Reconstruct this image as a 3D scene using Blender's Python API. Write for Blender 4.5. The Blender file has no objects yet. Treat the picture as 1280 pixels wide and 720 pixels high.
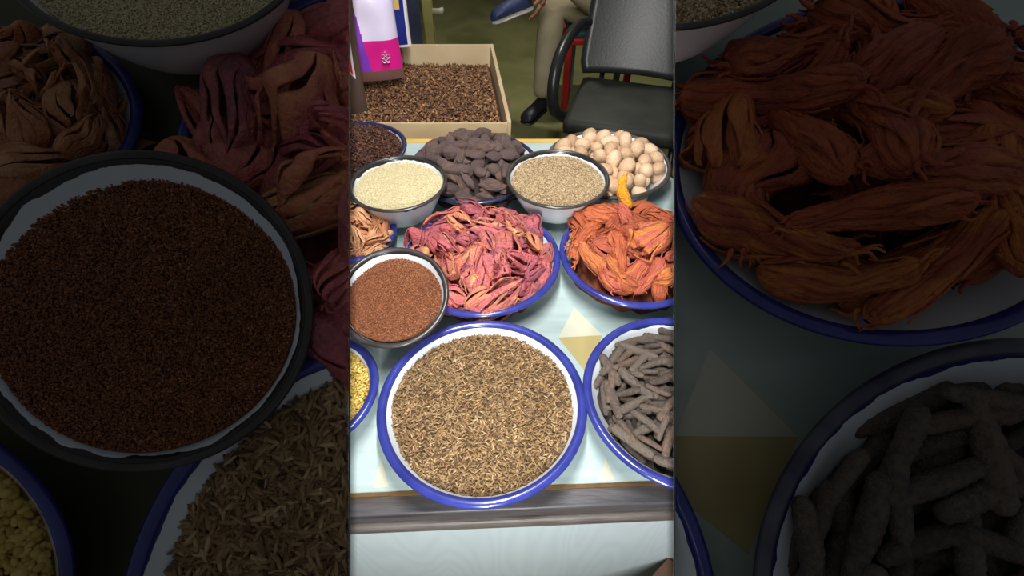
import bpy, bmesh, math, random
import numpy as np
from mathutils import Vector, Matrix, Quaternion

# ------------------------------------------------------------------ basics
F = 610.0
PITCH = math.radians(46.5)
CAMZ = 1.52
TZ = 0.75                                   # counter top height
CO = Vector((0, 0, CAMZ))
FW = Vector((0, math.cos(PITCH), -math.sin(PITCH)))
UPV = Vector((0, math.sin(PITCH), math.cos(PITCH)))
RT = Vector((1, 0, 0))
SC = bpy.context.scene
COL = SC.collection
rng = np.random.default_rng(7)
random.seed(7)


def px_ray(px, py):
    return (FW + RT * ((px - 640) / F) - UPV * ((py - 360) / F)).normalized()


def on_z(px, py, z):
    r = px_ray(px, py)
    return CO + r * ((z - CAMZ) / r.z)


def at_y(px, py, y):
    r = px_ray(px, py)
    return CO + r * (y / r.y)


def cam2w(c):
    return CO + RT * c[0] - UPV * c[1] + FW * c[2]


def dir2w(c):
    return (RT * c[0] - UPV * c[1] + FW * c[2]).normalized()


def project(P):
    P = np.asarray(P, float).reshape(-1, 3) - np.array(CO)
    d = P @ np.array(FW)
    return np.stack([640 + F * (P @ np.array(RT)) / d, 360 - F * (P @ np.array(UPV)) / d], 1), d


def lin(c):
    return tuple(((v / 255) / 12.92 if v / 255 <= .04045 else ((v / 255 + .055) / 1.055) ** 2.4) for v in c) + (1.0,)


# ------------------------------------------------------------------ materials
def M(name, cols, src='noise', scale=8.0, rough=.6, bump=None, mix=.0, spec=.4, detail=3.0, stretch=None, sheen=0, alpha=1.0, trans=0.0):
    """cols: sRGB list blended by a random value per grain / per object or by noise."""
    m = bpy.data.materials.new(name)
    m.use_nodes = True
    nt = m.node_tree
    N, Lk = nt.nodes, nt.links
    b = N['Principled BSDF']
    b.inputs['Roughness'].default_value = rough
    b.inputs['Specular IOR Level'].default_value = spec
    if trans:
        b.inputs['Transmission Weight'].default_value = trans
    tc = N.new('ShaderNodeTexCoord')
    mp = N.new('ShaderNodeMapping')
    Lk.new(tc.outputs['Object'], mp.inputs['Vector'])
    if stretch:
        mp.inputs['Scale'].default_value = stretch
    nz = N.new('ShaderNodeTexNoise')
    nz.inputs['Scale'].default_value = scale
    nz.inputs['Detail'].default_value = detail
    Lk.new(mp.outputs['Vector'], nz.inputs['Vector'])
    rp = N.new('ShaderNodeValToRGB')
    cr = rp.color_ramp
    n = len(cols)
    while len(cr.elements) < n:
        cr.elements.new(.5)
    lo, hi = (.3, .7) if src == 'noise' else (0.0, 1.0)
    for i, c in enumerate(cols):
        cr.elements[i].position = lo + (hi - lo) * (i / max(1, n - 1))
        cr.elements[i].color = lin(c)
    if src == 'island':
        g = N.new('ShaderNodeNewGeometry')
        val = g.outputs['Random Per Island']
    elif src == 'object':
        g = N.new('ShaderNodeObjectInfo')
        val = g.outputs['Random']
    else:
        val = nz.outputs['Fac']
    if src != 'noise' and mix > 0:
        a = N.new('ShaderNodeMath'); a.operation = 'SUBTRACT'; a.inputs[1].default_value = .5
        Lk.new(nz.outputs['Fac'], a.inputs[0])
        a2 = N.new('ShaderNodeMath'); a2.operation = 'MULTIPLY_ADD'; a2.inputs[1].default_value = mix * 2
        Lk.new(a.outputs[0], a2.inputs[0]); Lk.new(val, a2.inputs[2])
        val = a2.outputs[0]
    Lk.new(val, rp.inputs['Fac'])
    Lk.new(rp.outputs['Color'], b.inputs['Base Color'])
    if bump:
        n2 = N.new('ShaderNodeTexNoise')
        n2.inputs['Scale'].default_value = bump[0]
        n2.inputs['Detail'].default_value = 4
        Lk.new(mp.outputs['Vector'], n2.inputs['Vector'])
        bp = N.new('ShaderNodeBump')
        bp.inputs['Strength'].default_value = bump[1]
        bp.inputs['Distance'].default_value = bump[2] if len(bump) > 2 else .004
        Lk.new(n2.outputs['Fac'], bp.inputs['Height'])
        Lk.new(bp.outputs['Normal'], b.inputs['Normal'])
    return m


ENAMEL = M('white_enamel', [(206, 216, 226), (228, 234, 240)], scale=6, rough=.22, spec=.5)
BLUE = M('blue_enamel_rim', [(34, 42, 112), (52, 60, 140), (40, 48, 120)], scale=14, rough=.2, spec=.6)
NAVY = M('navy_enamel_rim', [(30, 32, 62), (52, 52, 88)], scale=14, rough=.25, spec=.6)
BLACK = M('black_enamel_rim', [(30, 28, 30), (66, 62, 62)], scale=20, rough=.3, spec=.6)
GREYRIM = M('worn_black_rim', [(52, 46, 44), (92, 84, 80)], scale=18, rough=.35, spec=.5)
STEEL = M('worn_rim', [(40, 42, 70), (92, 92, 104)], scale=20, rough=.35, spec=.5)


def chip_mat(name, rimcols):
    """white enamel whose upper band is worn through in ragged patches"""
    m = M(name, [(206, 216, 226), (228, 234, 240)], scale=6, rough=.22, spec=.5)
    nt = m.node_tree; N, Lk = nt.nodes, nt.links
    b = N['Principled BSDF']
    src = b.inputs['Base Color'].links[0].from_socket
    at = N.new('ShaderNodeAttribute'); at.attribute_name = 'band'
    tc = N.new('ShaderNodeTexCoord')
    nz = N.new('ShaderNodeTexNoise'); nz.inputs['Scale'].default_value = 26; nz.inputs['Detail'].default_value = 5
    Lk.new(tc.outputs['Object'], nz.inputs['Vector'])
    ad = N.new('ShaderNodeMath'); ad.operation = 'ADD'
    Lk.new(at.outputs['Fac'], ad.inputs[0]); Lk.new(nz.outputs['Fac'], ad.inputs[1])
    rp = N.new('ShaderNodeValToRGB'); rp.color_ramp.elements[0].position = .985; rp.color_ramp.elements[1].position = 1.0
    mx = N.new('ShaderNodeMix'); mx.data_type = 'RGBA'
    sc = N.new('ShaderNodeMath'); sc.operation = 'MULTIPLY'; sc.inputs[1].default_value = .62
    Lk.new(ad.outputs[0], sc.inputs[0])
    Lk.new(sc.outputs[0], rp.inputs['Fac'])
    rp.color_ramp.elements[0].position = .66; rp.color_ramp.elements[1].position = .68
    Lk.new(rp.outputs['Color'], mx.inputs['Factor'])
    Lk.new(src, mx.inputs[6])
    mx.inputs[7].default_value = lin(rimcols)
    Lk.new(mx.outputs[2], b.inputs['Base Color'])
    return m


CHIP_BLACK = chip_mat('chipped_enamel_black', (40, 38, 38))
CHIP_BLUE = chip_mat('chipped_enamel_blue', (40, 46, 108))


# ------------------------------------------------------------------ mesh + object helpers
def mesh_np(name, V, Fc, mats=(), fm=None, smooth=True):
    """V (n,3), Fc list of arrays (k,3|4)"""
    me = bpy.data.meshes.new(name)
    V = np.asarray(V, np.float32)
    if not isinstance(Fc, (list, tuple)):
        Fc = [Fc]
    Fc = [np.asarray(f, np.int32) for f in Fc if len(f)]
    nl = sum(f.size for f in Fc); nf = sum(len(f) for f in Fc)
    me.vertices.add(len(V)); me.vertices.foreach_set('co', V.ravel())
    me.loops.add(nl); me.polygons.add(nf)
    me.loops.foreach_set('vertex_index', np.concatenate([f.ravel() for f in Fc]))
    tot = np.concatenate([np.full(len(f), f.shape[1], np.int32) for f in Fc])
    st = np.concatenate([[0], np.cumsum(tot)[:-1]]).astype(np.int32)
    me.polygons.foreach_set('loop_start', st)
    me.polygons.foreach_set('loop_total', tot)
    if fm is not None:
        me.polygons.foreach_set('material_index', np.asarray(fm, np.int32))
    me.polygons.foreach_set('use_smooth', np.full(nf, smooth))
    for m in mats:
        me.materials.append(m)
    me.update(calc_edges=True)
    me.validate()
    return me


def link(name, me, parent=None, mw=None):
    o = bpy.data.objects.new(name, me)
    COL.objects.link(o)
    if parent is not None:
        o.parent = parent
    if mw is not None:
        o.matrix_world = mw if parent is None else mw
    return o


def tag(o, label=None, cat=None, group=None, kind=None):
    if label: o['label'] = label
    if cat: o['category'] = cat
    if group: o['group'] = group
    if kind: o['kind'] = kind
    return o


def empty(name, mw=None, loc=None):
    o = bpy.data.objects.new(name, None)
    o.empty_display_size = .05
    COL.objects.link(o)
    if mw is not None: o.matrix_world = mw
    if loc is not None: o.location = loc
    return o


def grid_faces(nu, nv, wrap_u=False):
    f = []
    U = nu if wrap_u else nu - 1
    i, j = np.meshgrid(np.arange(U), np.arange(nv - 1), indexing='ij')
    i2 = (i + 1) % nu
    return np.stack([i * nv + j, i2 * nv + j, i2 * nv + j + 1, i * nv + j + 1], -1).reshape(-1, 4)


def bm_mesh(name, bm, mats=(), smooth=False):
    me = bpy.data.meshes.new(name)
    bmesh.ops.recalc_face_normals(bm, faces=bm.faces)
    bm.to_mesh(me); bm.free()
    for m in mats: me.materials.append(m)
    if smooth:
        me.polygons.foreach_set('use_smooth', np.full(len(me.polygons), True))
    return me


def box_bm(bm, lo, hi, mat=0, bev=0.0, M4=None):
    r = bmesh.ops.create_cube(bm, size=1.0)
    vs = r['verts']
    lo, hi = Vector(lo), Vector(hi)
    for v in vs:
        v.co = Vector([(lo[i] + hi[i]) / 2 + v.co[i] * (hi[i] - lo[i]) for i in range(3)])
    fs = {f for v in vs for f in v.link_faces}
    if bev:
        es = {e for v in vs for e in v.link_edges}
        rr = bmesh.ops.bevel(bm, geom=list(es) + vs, offset=bev, segments=2, affect='EDGES', profile=.6)
        vs = list({v for f in rr['faces'] for v in f.verts} | {v for v in vs if v.is_valid})
        fs = {f for v in vs for f in v.link_faces}
    for f in fs: f.material_index = mat
    if M4 is not None:
        for v in {v for f in fs for v in f.verts}: v.co = M4 @ v.co
    return fs


def tube(pts, rad, seg=10, cap=True):
    """tube mesh along points -> V,F"""
    P = np.array([tuple(p) for p in pts], float); n = len(P)
    R = np.full(n, rad) if np.isscalar(rad) else np.asarray(rad, float)
    T = np.gradient(P, axis=0); T /= np.linalg.norm(T, axis=1, keepdims=True) + 1e-9
    a = np.cross(T[0], [0, 0, 1.0])
    if np.linalg.norm(a) < 1e-3: a = np.cross(T[0], [1.0, 0, 0])
    V = []
    for i in range(n):
        a = a - T[i] * (a @ T[i]); a /= np.linalg.norm(a) + 1e-9
        b = np.cross(T[i], a)
        t = np.linspace(0, 2 * np.pi, seg, endpoint=False)
        V.append(P[i] + R[i] * (np.outer(np.cos(t), a) + np.outer(np.sin(t), b)))
    V = np.concatenate(V)
    i, j = np.meshgrid(np.arange(n - 1), np.arange(seg), indexing='ij')
    j2 = (j + 1) % seg
    Q = np.stack([i * seg + j, i * seg + j2, (i + 1) * seg + j2, (i + 1) * seg + j], -1).reshape(-1, 4)
    Fs = [Q]
    if cap:
        V = np.vstack([V, P[0], P[-1]]); c0, c1 = len(V) - 2, len(V) - 1
        jj = np.arange(seg); j2 = (jj + 1) % seg
        Fs.append(np.stack([np.full(seg, c0), j2, jj], 1))
        Fs.append(np.stack([np.full(seg, c1), (n - 1) * seg + jj, (n - 1) * seg + j2], 1))
    return V, Fs


def join_parts(parts):
    """[(V,[F...],mat)] -> V,F,fm"""
    VV, QQ, TT, qm, tm = [], [], [], [], []
    b = 0
    for V, Fs, m in parts:
        VV.append(V)
        for f in (Fs if isinstance(Fs, (list, tuple)) else [Fs]):
            f = np.asarray(f)
            if not len(f): continue
            if f.shape[1] == 4: QQ.append(f + b); qm.append(np.full(len(f), m))
            else: TT.append(f + b); tm.append(np.full(len(f), m))
        b += len(V)
    Fs, fm = [], []
    if QQ: Fs.append(np.concatenate(QQ)); fm.append(np.concatenate(qm))
    if TT: Fs.append(np.concatenate(TT)); fm.append(np.concatenate(tm))
    return np.concatenate(VV), Fs, np.concatenate(fm)


class Wob:
    """smooth random 3-D field"""
    def __init__(s, seed, freq, n=10):
        r = np.random.default_rng(seed)
        s.k = r.normal(size=(n, 3)); s.k *= (freq * (.5 + r.random((n, 1)))) / np.linalg.norm(s.k, axis=1, keepdims=True)
        s.p = r.random(n) * 6.283; s.a = r.normal(size=(n, 3)) / math.sqrt(n)
    def vec(s, P): return np.sin(P @ s.k.T + s.p) @ s.a
    def val(s, P): return np.sin(P @ s.k.T + s.p) @ s.a[:, 0]


def align(n, yaw=0.0):
    q = Vector((0, 0, 1)).rotation_difference(Vector(n).normalized())
    return q.to_matrix().to_4x4() @ Matrix.Rotation(yaw, 4, 'Z')


# side planes of the middle bay (they pass through the viewer's position)
TS = 202.0 / F
NLFT = (RT + FW * TS).normalized()          # points into the middle bay from the left divider
NRGT = (-RT + FW * TS).normalized()


def clip_mesh(me, mw, n_in, fill=True):
    """copy of me cut so that only the outer side of a divider stays (world plane through CO, normal n_in towards the middle)"""
    inv = mw.inverted()
    co = inv @ (CO - n_in * .0017)
    no = (mw.to_3x3().transposed() @ n_in).normalized()
    bm = bmesh.new(); bm.from_mesh(me)
    r = bmesh.ops.bisect_plane(bm, geom=bm.verts[:] + bm.edges[:] + bm.faces[:], plane_co=co, plane_no=no, clear_outer=True)
    if fill:
        es = [e for e in bm.edges if e.is_boundary and all(abs((v.co - co).dot(no)) < 1e-5 for v in e.verts)]
        if es:
            try: bmesh.ops.holes_fill(bm, edges=es, sides=0)
            except Exception: pass
    m2 = bpy.data.meshes.new(me.name)
    bm.to_mesh(m2); bm.free()
    for m in me.materials: m2.materials.append(m)
    return m2


# ------------------------------------------------------------------ enamel bowls
def bowl_profile(R, H, base=.56, thick=.0022):
    zs = np.linspace(0, 1, 16)
    inner = [(1e-4, thick)] + [((base + (1 - base) * (z ** .62)) * R - thick, thick + z * (H - thick)) for z in zs]
    outer = [((base + (1 - base) * (z ** .62)) * R, z * H) for z in zs[::-1]] + [(1e-4, 0)]
    return inner, outer


def inner_r(R, H, z, base=.56):
    return (base + (1 - base) * (max(0, z / H) ** .62)) * R - .0022


def enamel_bowl(C, n, R, H, rim_mat, rim_r, label, body_mat=ENAMEL, band=0.0, clip=None, yaw=0.0, name='enamel_bowl', group=None):
    """C = rim centre, n = up axis"""
    n = Vector(n).normalized()
    mw = Matrix.Translation(Vector(C) - n * H) @ align(n, yaw)
    root = empty(name, mw)
    tag(root, label, 'bowl', group)
    inn, out = bowl_profile(R, H)
    prof = np.array(inn + out); seg = 128
    t = np.linspace(0, 2 * np.pi, seg, endpoint=False)
    V = np.stack([np.outer(np.cos(t), prof[:, 0]), np.outer(np.sin(t), prof[:, 0]), np.tile(prof[:, 1], (seg, 1))], -1).reshape(-1, 3)
    me = mesh_np('bowl_body', V, grid_faces(seg, len(prof), True), [body_mat])
    if band:
        at = me.attributes.new('band', 'FLOAT', 'POINT')
        z = np.empty(len(me.vertices) * 3, np.float32); me.vertices.foreach_get('co', z)
        z = z.reshape(-1, 3)[:, 2]
        at.data.foreach_set('value', np.clip(1 - (H - z) / band, 0, 1).astype(np.float32))
    # rolled rim, flattened ring
    a = np.linspace(0, 2 * np.pi, 14, endpoint=False)
    rr = R + rim_r * .35 + rim_r * np.cos(a); zz = H - rim_r * .25 + rim_r * .72 * np.sin(a)
    Vr = np.stack([np.outer(np.cos(t), rr), np.outer(np.sin(t), rr), np.tile(zz, (seg, 1))], -1).reshape(-1, 3)
    i, j = np.meshgrid(np.arange(seg), np.arange(14), indexing='ij')
    i2, j2 = (i + 1) % seg, (j + 1) % 14
    fr = np.stack([i * 14 + j, i2 * 14 + j, i2 * 14 + j2, i * 14 + j2], -1).reshape(-1, 4)
    mr = mesh_np('bowl_rim', Vr, fr, [rim_mat])
    if clip is not None:
        me = clip_mesh(me, mw, clip, False); mr = clip_mesh(mr, mw, clip)
    b = bpy.data.objects.new('bowl_body', me); COL.objects.link(b); b.parent = root
    r = bpy.data.objects.new('bowl_rim', mr); COL.objects.link(r); r.parent = root
    return dict(root=root, mw=mw, R=R, H=H, n=n, clip=clip)


def mound_z(B, inset, crown, seed=1, rough=.004, lean=0.0):
    H, R = B['H'], B['R']
    z0 = H - inset
    Rf = inner_r(R, H, z0)
    w = Wob(seed, 14 / max(R, .05) * .12, 12)
    ld = B['mw'].to_3x3().transposed() @ -UPV; ld.z = 0; ld.normalize()      # towards the seller's customer: the heap leans that way
    def h(x, y):
        r2 = np.clip((x * x + y * y) / (Rf * Rf), 0, 1)
        P = np.stack([x, y, 0 * x], -1)
        return z0 + crown * (1 - r2) ** .85 + rough * w.val(P * 4) + lean * (x * ld.x + y * ld.y) / Rf
    return h, Rf


def visible_mask(B, L, m=130):
    """local points kept: inside the picture with a margin and on the outer side of the divider"""
    W = L @ np.array(B['mw'].to_3x3()).T + np.array(B['mw'].translation)
    k = np.ones(len(L), bool)
    if B['clip'] is not None:
        p, d = project(W)
        k &= (p[:, 0] > -m) & (p[:, 0] < 1280 + m) & (p[:, 1] > -m) & (p[:, 1] < 720 + m) & (d > .05)
        k &= (W - np.array(CO)) @ np.array(B['clip']) < -.0008
    return k, W


def mound_mesh(B, hfun, Rf, drop=0.0, nr=36, na=96):
    r = np.linspace(.002, 1, nr) ** .8 * Rf
    t = np.linspace(0, 2 * np.pi, na, endpoint=False)
    X = np.outer(np.cos(t), r); Y = np.outer(np.sin(t), r)
    Z = hfun(X, Y) - drop
    return np.stack([X, Y, Z], -1).reshape(-1, 3), grid_faces(na, nr, True)


# ------------------------------------------------------------------ grains (uncountable contents)
def spindle(seg=5, sharp=1.0, rings=(0, .12, .45, .75, 1.0), rad=(0, .6, 1, .75, 0)):
    V = [(-.5, 0, 0)]
    for x, r in zip(rings[1:-1], rad[1:-1]):
        for k in range(seg):
            a = 2 * math.pi * k / seg
            V.append((x - .5, math.cos(a) * r * .5, math.sin(a) * r * .5))
    V.append((.5, 0, 0))
    n = len(rings) - 2; T, Q = [], []
    for k in range(seg):
        k2 = (k + 1) % seg
        T.append((0, 1 + k2, 1 + k))
        T.append((len(V) - 1, 1 + (n - 1) * seg + k, 1 + (n - 1) * seg + k2))
        for i in range(n - 1):
            Q.append((1 + i * seg + k, 1 + i * seg + k2, 1 + (i + 1) * seg + k2, 1 + (i + 1) * seg + k))
    return np.array(V, float), np.array(Q, int).reshape(-1, 4), np.array(T, int)


SPIN = spindle()
BEAN = spindle(6, 1, (0, .06, .3, .7, .94, 1), (0, .7, 1, 1, .7, 0))
PEBB = spindle(5, 1, (0, .15, .5, .85, 1), (0, .75, 1, .75, 0))


def rand_rot(n, tilt, normals=None):
    """rotation matrices: local x lies near the surface, random heading"""
    yaw = rng.random(n) * 2 * np.pi
    el = rng.normal(size=n) * tilt
    roll = rng.random(n) * 2 * np.pi
    cx = np.stack([np.cos(yaw) * np.cos(el), np.sin(yaw) * np.cos(el), np.sin(el)], -1)
    a = np.stack([-np.sin(yaw), np.cos(yaw), 0 * yaw], -1)
    b = np.cross(cx, a)
    y = a * np.cos(roll)[:, None] + b * np.sin(roll)[:, None]
    z = np.cross(cx, y)
    return np.stack([cx, y, z], -1)


def grains(B, name, label, cat, hfun, Rf, mats, n, size, proto=SPIN, jitter=.25, tilt=.3, layers=2.0, bed_bump=0.0, heads=None):
    """one stuff object: a bed plus n loose grains over it. size=(length,width,thick)"""
    rr = np.sqrt(rng.random(n)) * (Rf - size[1] * .5); tt = rng.random(n) * 2 * np.pi
    X, Y = rr * np.cos(tt), rr * np.sin(tt)
    Z = hfun(X, Y) + (rng.random(n) - .55) * size[2] * layers
    P = np.stack([X, Y, Z], -1)
    k, _ = visible_mask(B, P)
    P = P[k]; n = len(P)
    R = rand_rot(n, tilt)
    S = np.array(size)[None, :] * (1 + (rng.random((n, 3)) - .5) * 2 * jitter)
    pv, pq, pt = proto
    V = np.einsum('nij,nkj->nki', R, pv[None] * S[:, None, :]) + P[:, None, :]
    if B['clip'] is not None:
        Wv = V.reshape(-1, 3) @ np.array(B['mw'].to_3x3()).T + np.array(B['mw'].translation)
        ok = (((Wv - np.array(CO)) @ np.array(B['clip'])).reshape(n, -1) < -.0018).all(1)
        V = V[ok]; n = len(V)
    nv = len(pv); off = (np.arange(n) * nv)[:, None, None]
    Q = (pq[None] + off).reshape(-1, 4); T = (pt[None] + off).reshape(-1, 3)
    Vb, Fb = mound_mesh(B, hfun, Rf + .0005, drop=size[2] * .55)
    kb, _ = visible_mask(B, Vb, 420)
    Fb = Fb[kb[Fb].all(1)] if B['clip'] is not None else Fb
    Vall = np.vstack([Vb, V.reshape(-1, 3)]); b = len(Vb)
    me = mesh_np(name, Vall, [np.vstack([Fb, Q + b]), T + b], mats, np.concatenate([np.ones(len(Fb)), np.zeros(len(Q)), np.zeros(len(T))]))
    o = bpy.data.objects.new(name, me); COL.objects.link(o); o.matrix_world = B['mw']
    tag(o, label, cat, kind='stuff')
    return o


# ------------------------------------------------------------------ piece prototypes (unit length about 1 along x, resting in xy)
def solidify(V, Q, th):
    """double-sided ribbon sheet from quads with given thickness"""
    n = np.zeros_like(V)
    a, b, c, d = (V[Q[:, i]] for i in range(4))
    fn = np.cross(c - a, d - b)
    for i in range(4): np.add.at(n, Q[:, i], fn)
    n /= np.linalg.norm(n, axis=1, keepdims=True) + 1e-9
    V2 = np.vstack([V + n * th / 2, V - n * th / 2]); k = len(V)
    # boundary edges
    ed = np.concatenate([Q[:, [0, 1]], Q[:, [1, 2]], Q[:, [2, 3]], Q[:, [3, 0]]])
    key = np.sort(ed, 1); _, inv, cnt = np.unique(key, axis=0, return_inverse=True, return_counts=True)
    be = ed[cnt[inv.ravel()] == 1]
    side = np.stack([be[:, 1], be[:, 0], be[:, 0] + k, be[:, 1] + k], 1)
    return V2, np.vstack([Q, Q[:, ::-1] + k, side])


def aril_mesh(name, seed, mats, axes=(.5, .36, .3), k=9, split=.28, gap=.34, crush=.14, spread=.92, nt=26, th=.022, twist=.5, flare=.0):
    """mace: a husk whose base is whole and whose upper part is split into curling straps"""
    r = np.random.default_rng(seed)
    parts = []
    lowf = Wob(seed + 1, 3.4, 10); mid = Wob(seed + 2, 9.0, 12); fine = Wob(seed + 5, 22.0, 12)
    nu = 6
    for j in range(k):
        th0 = 2 * np.pi * j / k + r.normal() * .06
        t = np.linspace(.02, 1, nt)
        ln = spread * (1 + r.normal() * .09)
        phi = np.pi * t * ln
        g = np.clip((t - split) / (1 - split), 0, 1)
        w = (2 * np.pi / k) * (1.06 - gap * g ** .7 * (1 + .5 * r.normal()) - .25 * g ** 4)
        w = np.maximum(w, 2 * np.pi / k * .3)
        s = np.linspace(-.5, .5, nu)
        wv = .22 * g * np.sin(t * (5 + 3 * r.random()) + r.random() * 6)
        TH = th0 + twist * t + wv[:] + 0
        A = TH[None] + s[:, None] * w[None]
        rad = 1 + g[None] * (r.normal() * .09 + .12 * np.sin(t * 7 + r.random() * 6)[None]) + flare * g[None] ** 2 * r.random()
        rad = rad + .05 * np.cos(s * np.pi)[:, None] * (1 if r.random() < .6 else -1) * g[None]
        sp = np.sin(phi)[None]
        pole = np.maximum(sp, .06)
        X = -axes[0] * np.cos(phi)[None] * np.ones_like(A)
        Y = axes[1] * pole * np.cos(A) * rad
        Z = axes[2] * pole * np.sin(A) * rad
        V = np.stack([X, Y, Z], -1).reshape(-1, 3)
        parts.append((V, grid_faces(nu, nt)))
    b = 0; VV, QQ = [], []
    for V, Q in parts:
        VV.append(V); QQ.append(Q + b); b += len(V)
    V = np.concatenate(VV); Q = np.concatenate(QQ)
    V = V + crush * lowf.vec(V) + crush * .38 * mid.vec(V) + .012 * fine.vec(V)
    V2, Q2 = solidify(V, Q, th)
    return mesh_np(name, V2, Q2, mats)


def bundle_mesh(name, seed, mats, nl=70, ns=84, prof='bulb'):
    """long dried mace bundle: bulbous wrinkled body of tight lengthwise straps with a frayed neck"""
    r = np.random.default_rng(seed)
    x = np.linspace(0, 1, nl)
    if prof == 'bulb':
        rd = .17 * np.sqrt(np.clip(1 - ((x - .3) / .32) ** 2, 0, 1)) * (x < .42) + 0
        rd = np.interp(x, [0, .03, .1, .25, .4, .55, .7, .85, .95, 1], [0.01, .085, .15, .2, .2, .17, .14, .125, .115, .04])
    elif prof == 'peanut':
        rd = np.interp(x, [0, .03, .1, .2, .35, .5, .65, .8, .92, .98, 1], [.01, .07, .12, .15, .125, .11, .14, .185, .17, .09, .01])
    else:
        rd = np.interp(x, [0, .03, .1, .3, .6, .85, .96, 1], [.01, .08, .12, .14, .155, .15, .1, .01])
    rd = rd * (1 + .1 * np.sin(x * 5 + r.random() * 6))
    # smooth
    rd = np.convolve(np.pad(rd, 2, 'edge'), [.1, .25, .3, .25, .1], 'valid')
    th = np.linspace(0, 2 * np.pi, ns, endpoint=False)
    X, T = np.meshgrid(x, th, indexing='ij')
    tw = r.normal() * .9
    kk = r.integers(8, 12)
    ph = T + tw * X + .22 * np.sin(X * 6 + r.random() * 6) + .1 * np.sin(X * 17 + T * 2)
    ridge = 1 - np.abs(np.sin(ph * kk / 2 + .7 * np.sin(X * 5 + 3 * np.sin(T) + r.random() * 6)))      # sharp crease between straps
    fine = np.abs(np.sin(ph * kk * 1.5 + 1.3 * np.sin(X * 8 + r.random() * 6)))
    gl = np.exp(-((T - 2.0 - r.random()) ** 2) / .1) * .25 * np.sin(np.pi * X)                      # one deep split
    RR = rd[:, None] * (1 - .26 * ridge ** 3 - .09 * fine - gl * .8)
    w = Wob(seed + 9, 5.0, 10)
    Y = RR * np.cos(T); Z = RR * np.sin(T) * .85
    V = np.stack([X - .5, Y, Z], -1).reshape(-1, 3)
    V = V + .045 * w.vec(V) + .012 * Wob(seed + 3, 16, 10).vec(V)
    bend = r.normal() * .25
    V[:, 1] += bend * V[:, 0] ** 2
    Q = grid_faces(nl, ns)
    i = np.arange(nl - 1)
    Q = np.vstack([Q, np.stack([i * ns + ns - 1, i * ns, (i + 1) * ns, (i + 1) * ns + ns - 1], 1)]) if False else Q
    ii, jj = np.meshgrid(np.arange(nl - 1), np.arange(ns), indexing='ij'); j2 = (jj + 1) % ns
    Q = np.stack([ii * ns + jj, ii * ns + j2, (ii + 1) * ns + j2, (ii + 1) * ns + jj], -1).reshape(-1, 4)
    parts = [(V, [Q], 0)]
    # peeled straps lying over the body
    for s in range(7):
        t0 = r.random() * 6.28; a, b = sorted(r.random(2)); b = min(1.04, a + .35 + .3 * r.random())
        n = 22
        xs = np.linspace(a, b, n); rr_ = np.interp(np.clip(xs, 0, 1), x, rd)
        lift = 1.04 + .25 * np.abs(np.linspace(-1, 1, n)) ** 3 * r.random()
        wd = (.22 + .25 * r.random()) * np.sin(np.linspace(.25, np.pi - .25, n))
        g = []
        for q in (-.5, -.17, .17, .5):
            A = t0 + tw * xs * .6 + .3 * np.sin(xs * 7 + s) + q * wd * 1.3
            g.append(np.stack([xs - .5, rr_ * lift * np.cos(A), rr_ * lift * np.sin(A) * .85], -1))
        Vs = np.concatenate(g)
        Vs = Vs + .045 * w.vec(Vs); Vs[:, 1] += bend * Vs[:, 0] ** 2
        Vs, Qs = solidify(Vs, grid_faces(4, n), .014)
        parts.append((Vs, [Qs], 0))
    # frayed ends
    for s in range(8):
        t0 = r.random() * 6.28; n = 8
        end = 1 if r.random() < .8 else 0
        p0 = np.array([(.45 if end else -.45), .09 * math.cos(t0), .07 * math.sin(t0)])
        d = np.array([(.12 if end else -.1) * (.5 + r.random()), .05 * r.normal(), .05 * r.normal()])
        pts = [p0 + d * u + np.array([0, .02 * math.sin(u * 4 + s), .02 * math.cos(u * 5 + s)]) for u in np.linspace(0, 1, n)]
        Vs, Fs = tube(pts, np.linspace(.022, .006, n), 6)
        Vs[:, 1] += bend * Vs[:, 0] ** 2
        parts.append((Vs, Fs, 0))
    V, Fs, fm = join_parts(parts)
    return mesh_np(name, V, Fs, mats)


def pepper_mesh(name, seed, mats, nl=44, ns=26):
    r = np.random.default_rng(seed)
    x = np.linspace(0, 1, nl)
    xx = .5 - .5 * np.cos(np.pi * x)
    rd = .110 * np.interp(xx, [0, .015, .05, .12, .5, .85, .95, .985, 1], [.0, .5, .8, .97, 1.0, .84, .66, .4, 0])
    rd *= 1 + .05 * np.sin(xx * 9 + r.random() * 6)
    th = np.linspace(0, 2 * np.pi, ns, endpoint=False)
    X, T = np.meshgrid(xx, th, indexing='ij')
    rows = r.integers(6, 8)
    bump = np.maximum(0, np.cos(rows * T + X * 26) * np.cos(-rows * T + X * 40))
    RR = rd[:, None] * (1 + .14 * bump - .04)
    b1, b2 = r.normal() * .11, r.normal() * .07
    Y = RR * np.cos(T) + b1 * (X - .5) ** 2 * 2 + .03 * b2 * np.sin(X * 7); Z = RR * np.sin(T) + b2 * (X - .5) ** 2
    V = np.stack([X - .5, Y, Z], -1).reshape(-1, 3)
    ii, jj = np.meshgrid(np.arange(nl - 1), np.arange(ns), indexing='ij'); j2 = (jj + 1) % ns
    Q = np.stack([ii * ns + jj, ii * ns + j2, (ii + 1) * ns + j2, (ii + 1) * ns + jj], -1).reshape(-1, 4)
    return mesh_np(name, V, Q, mats)


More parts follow.
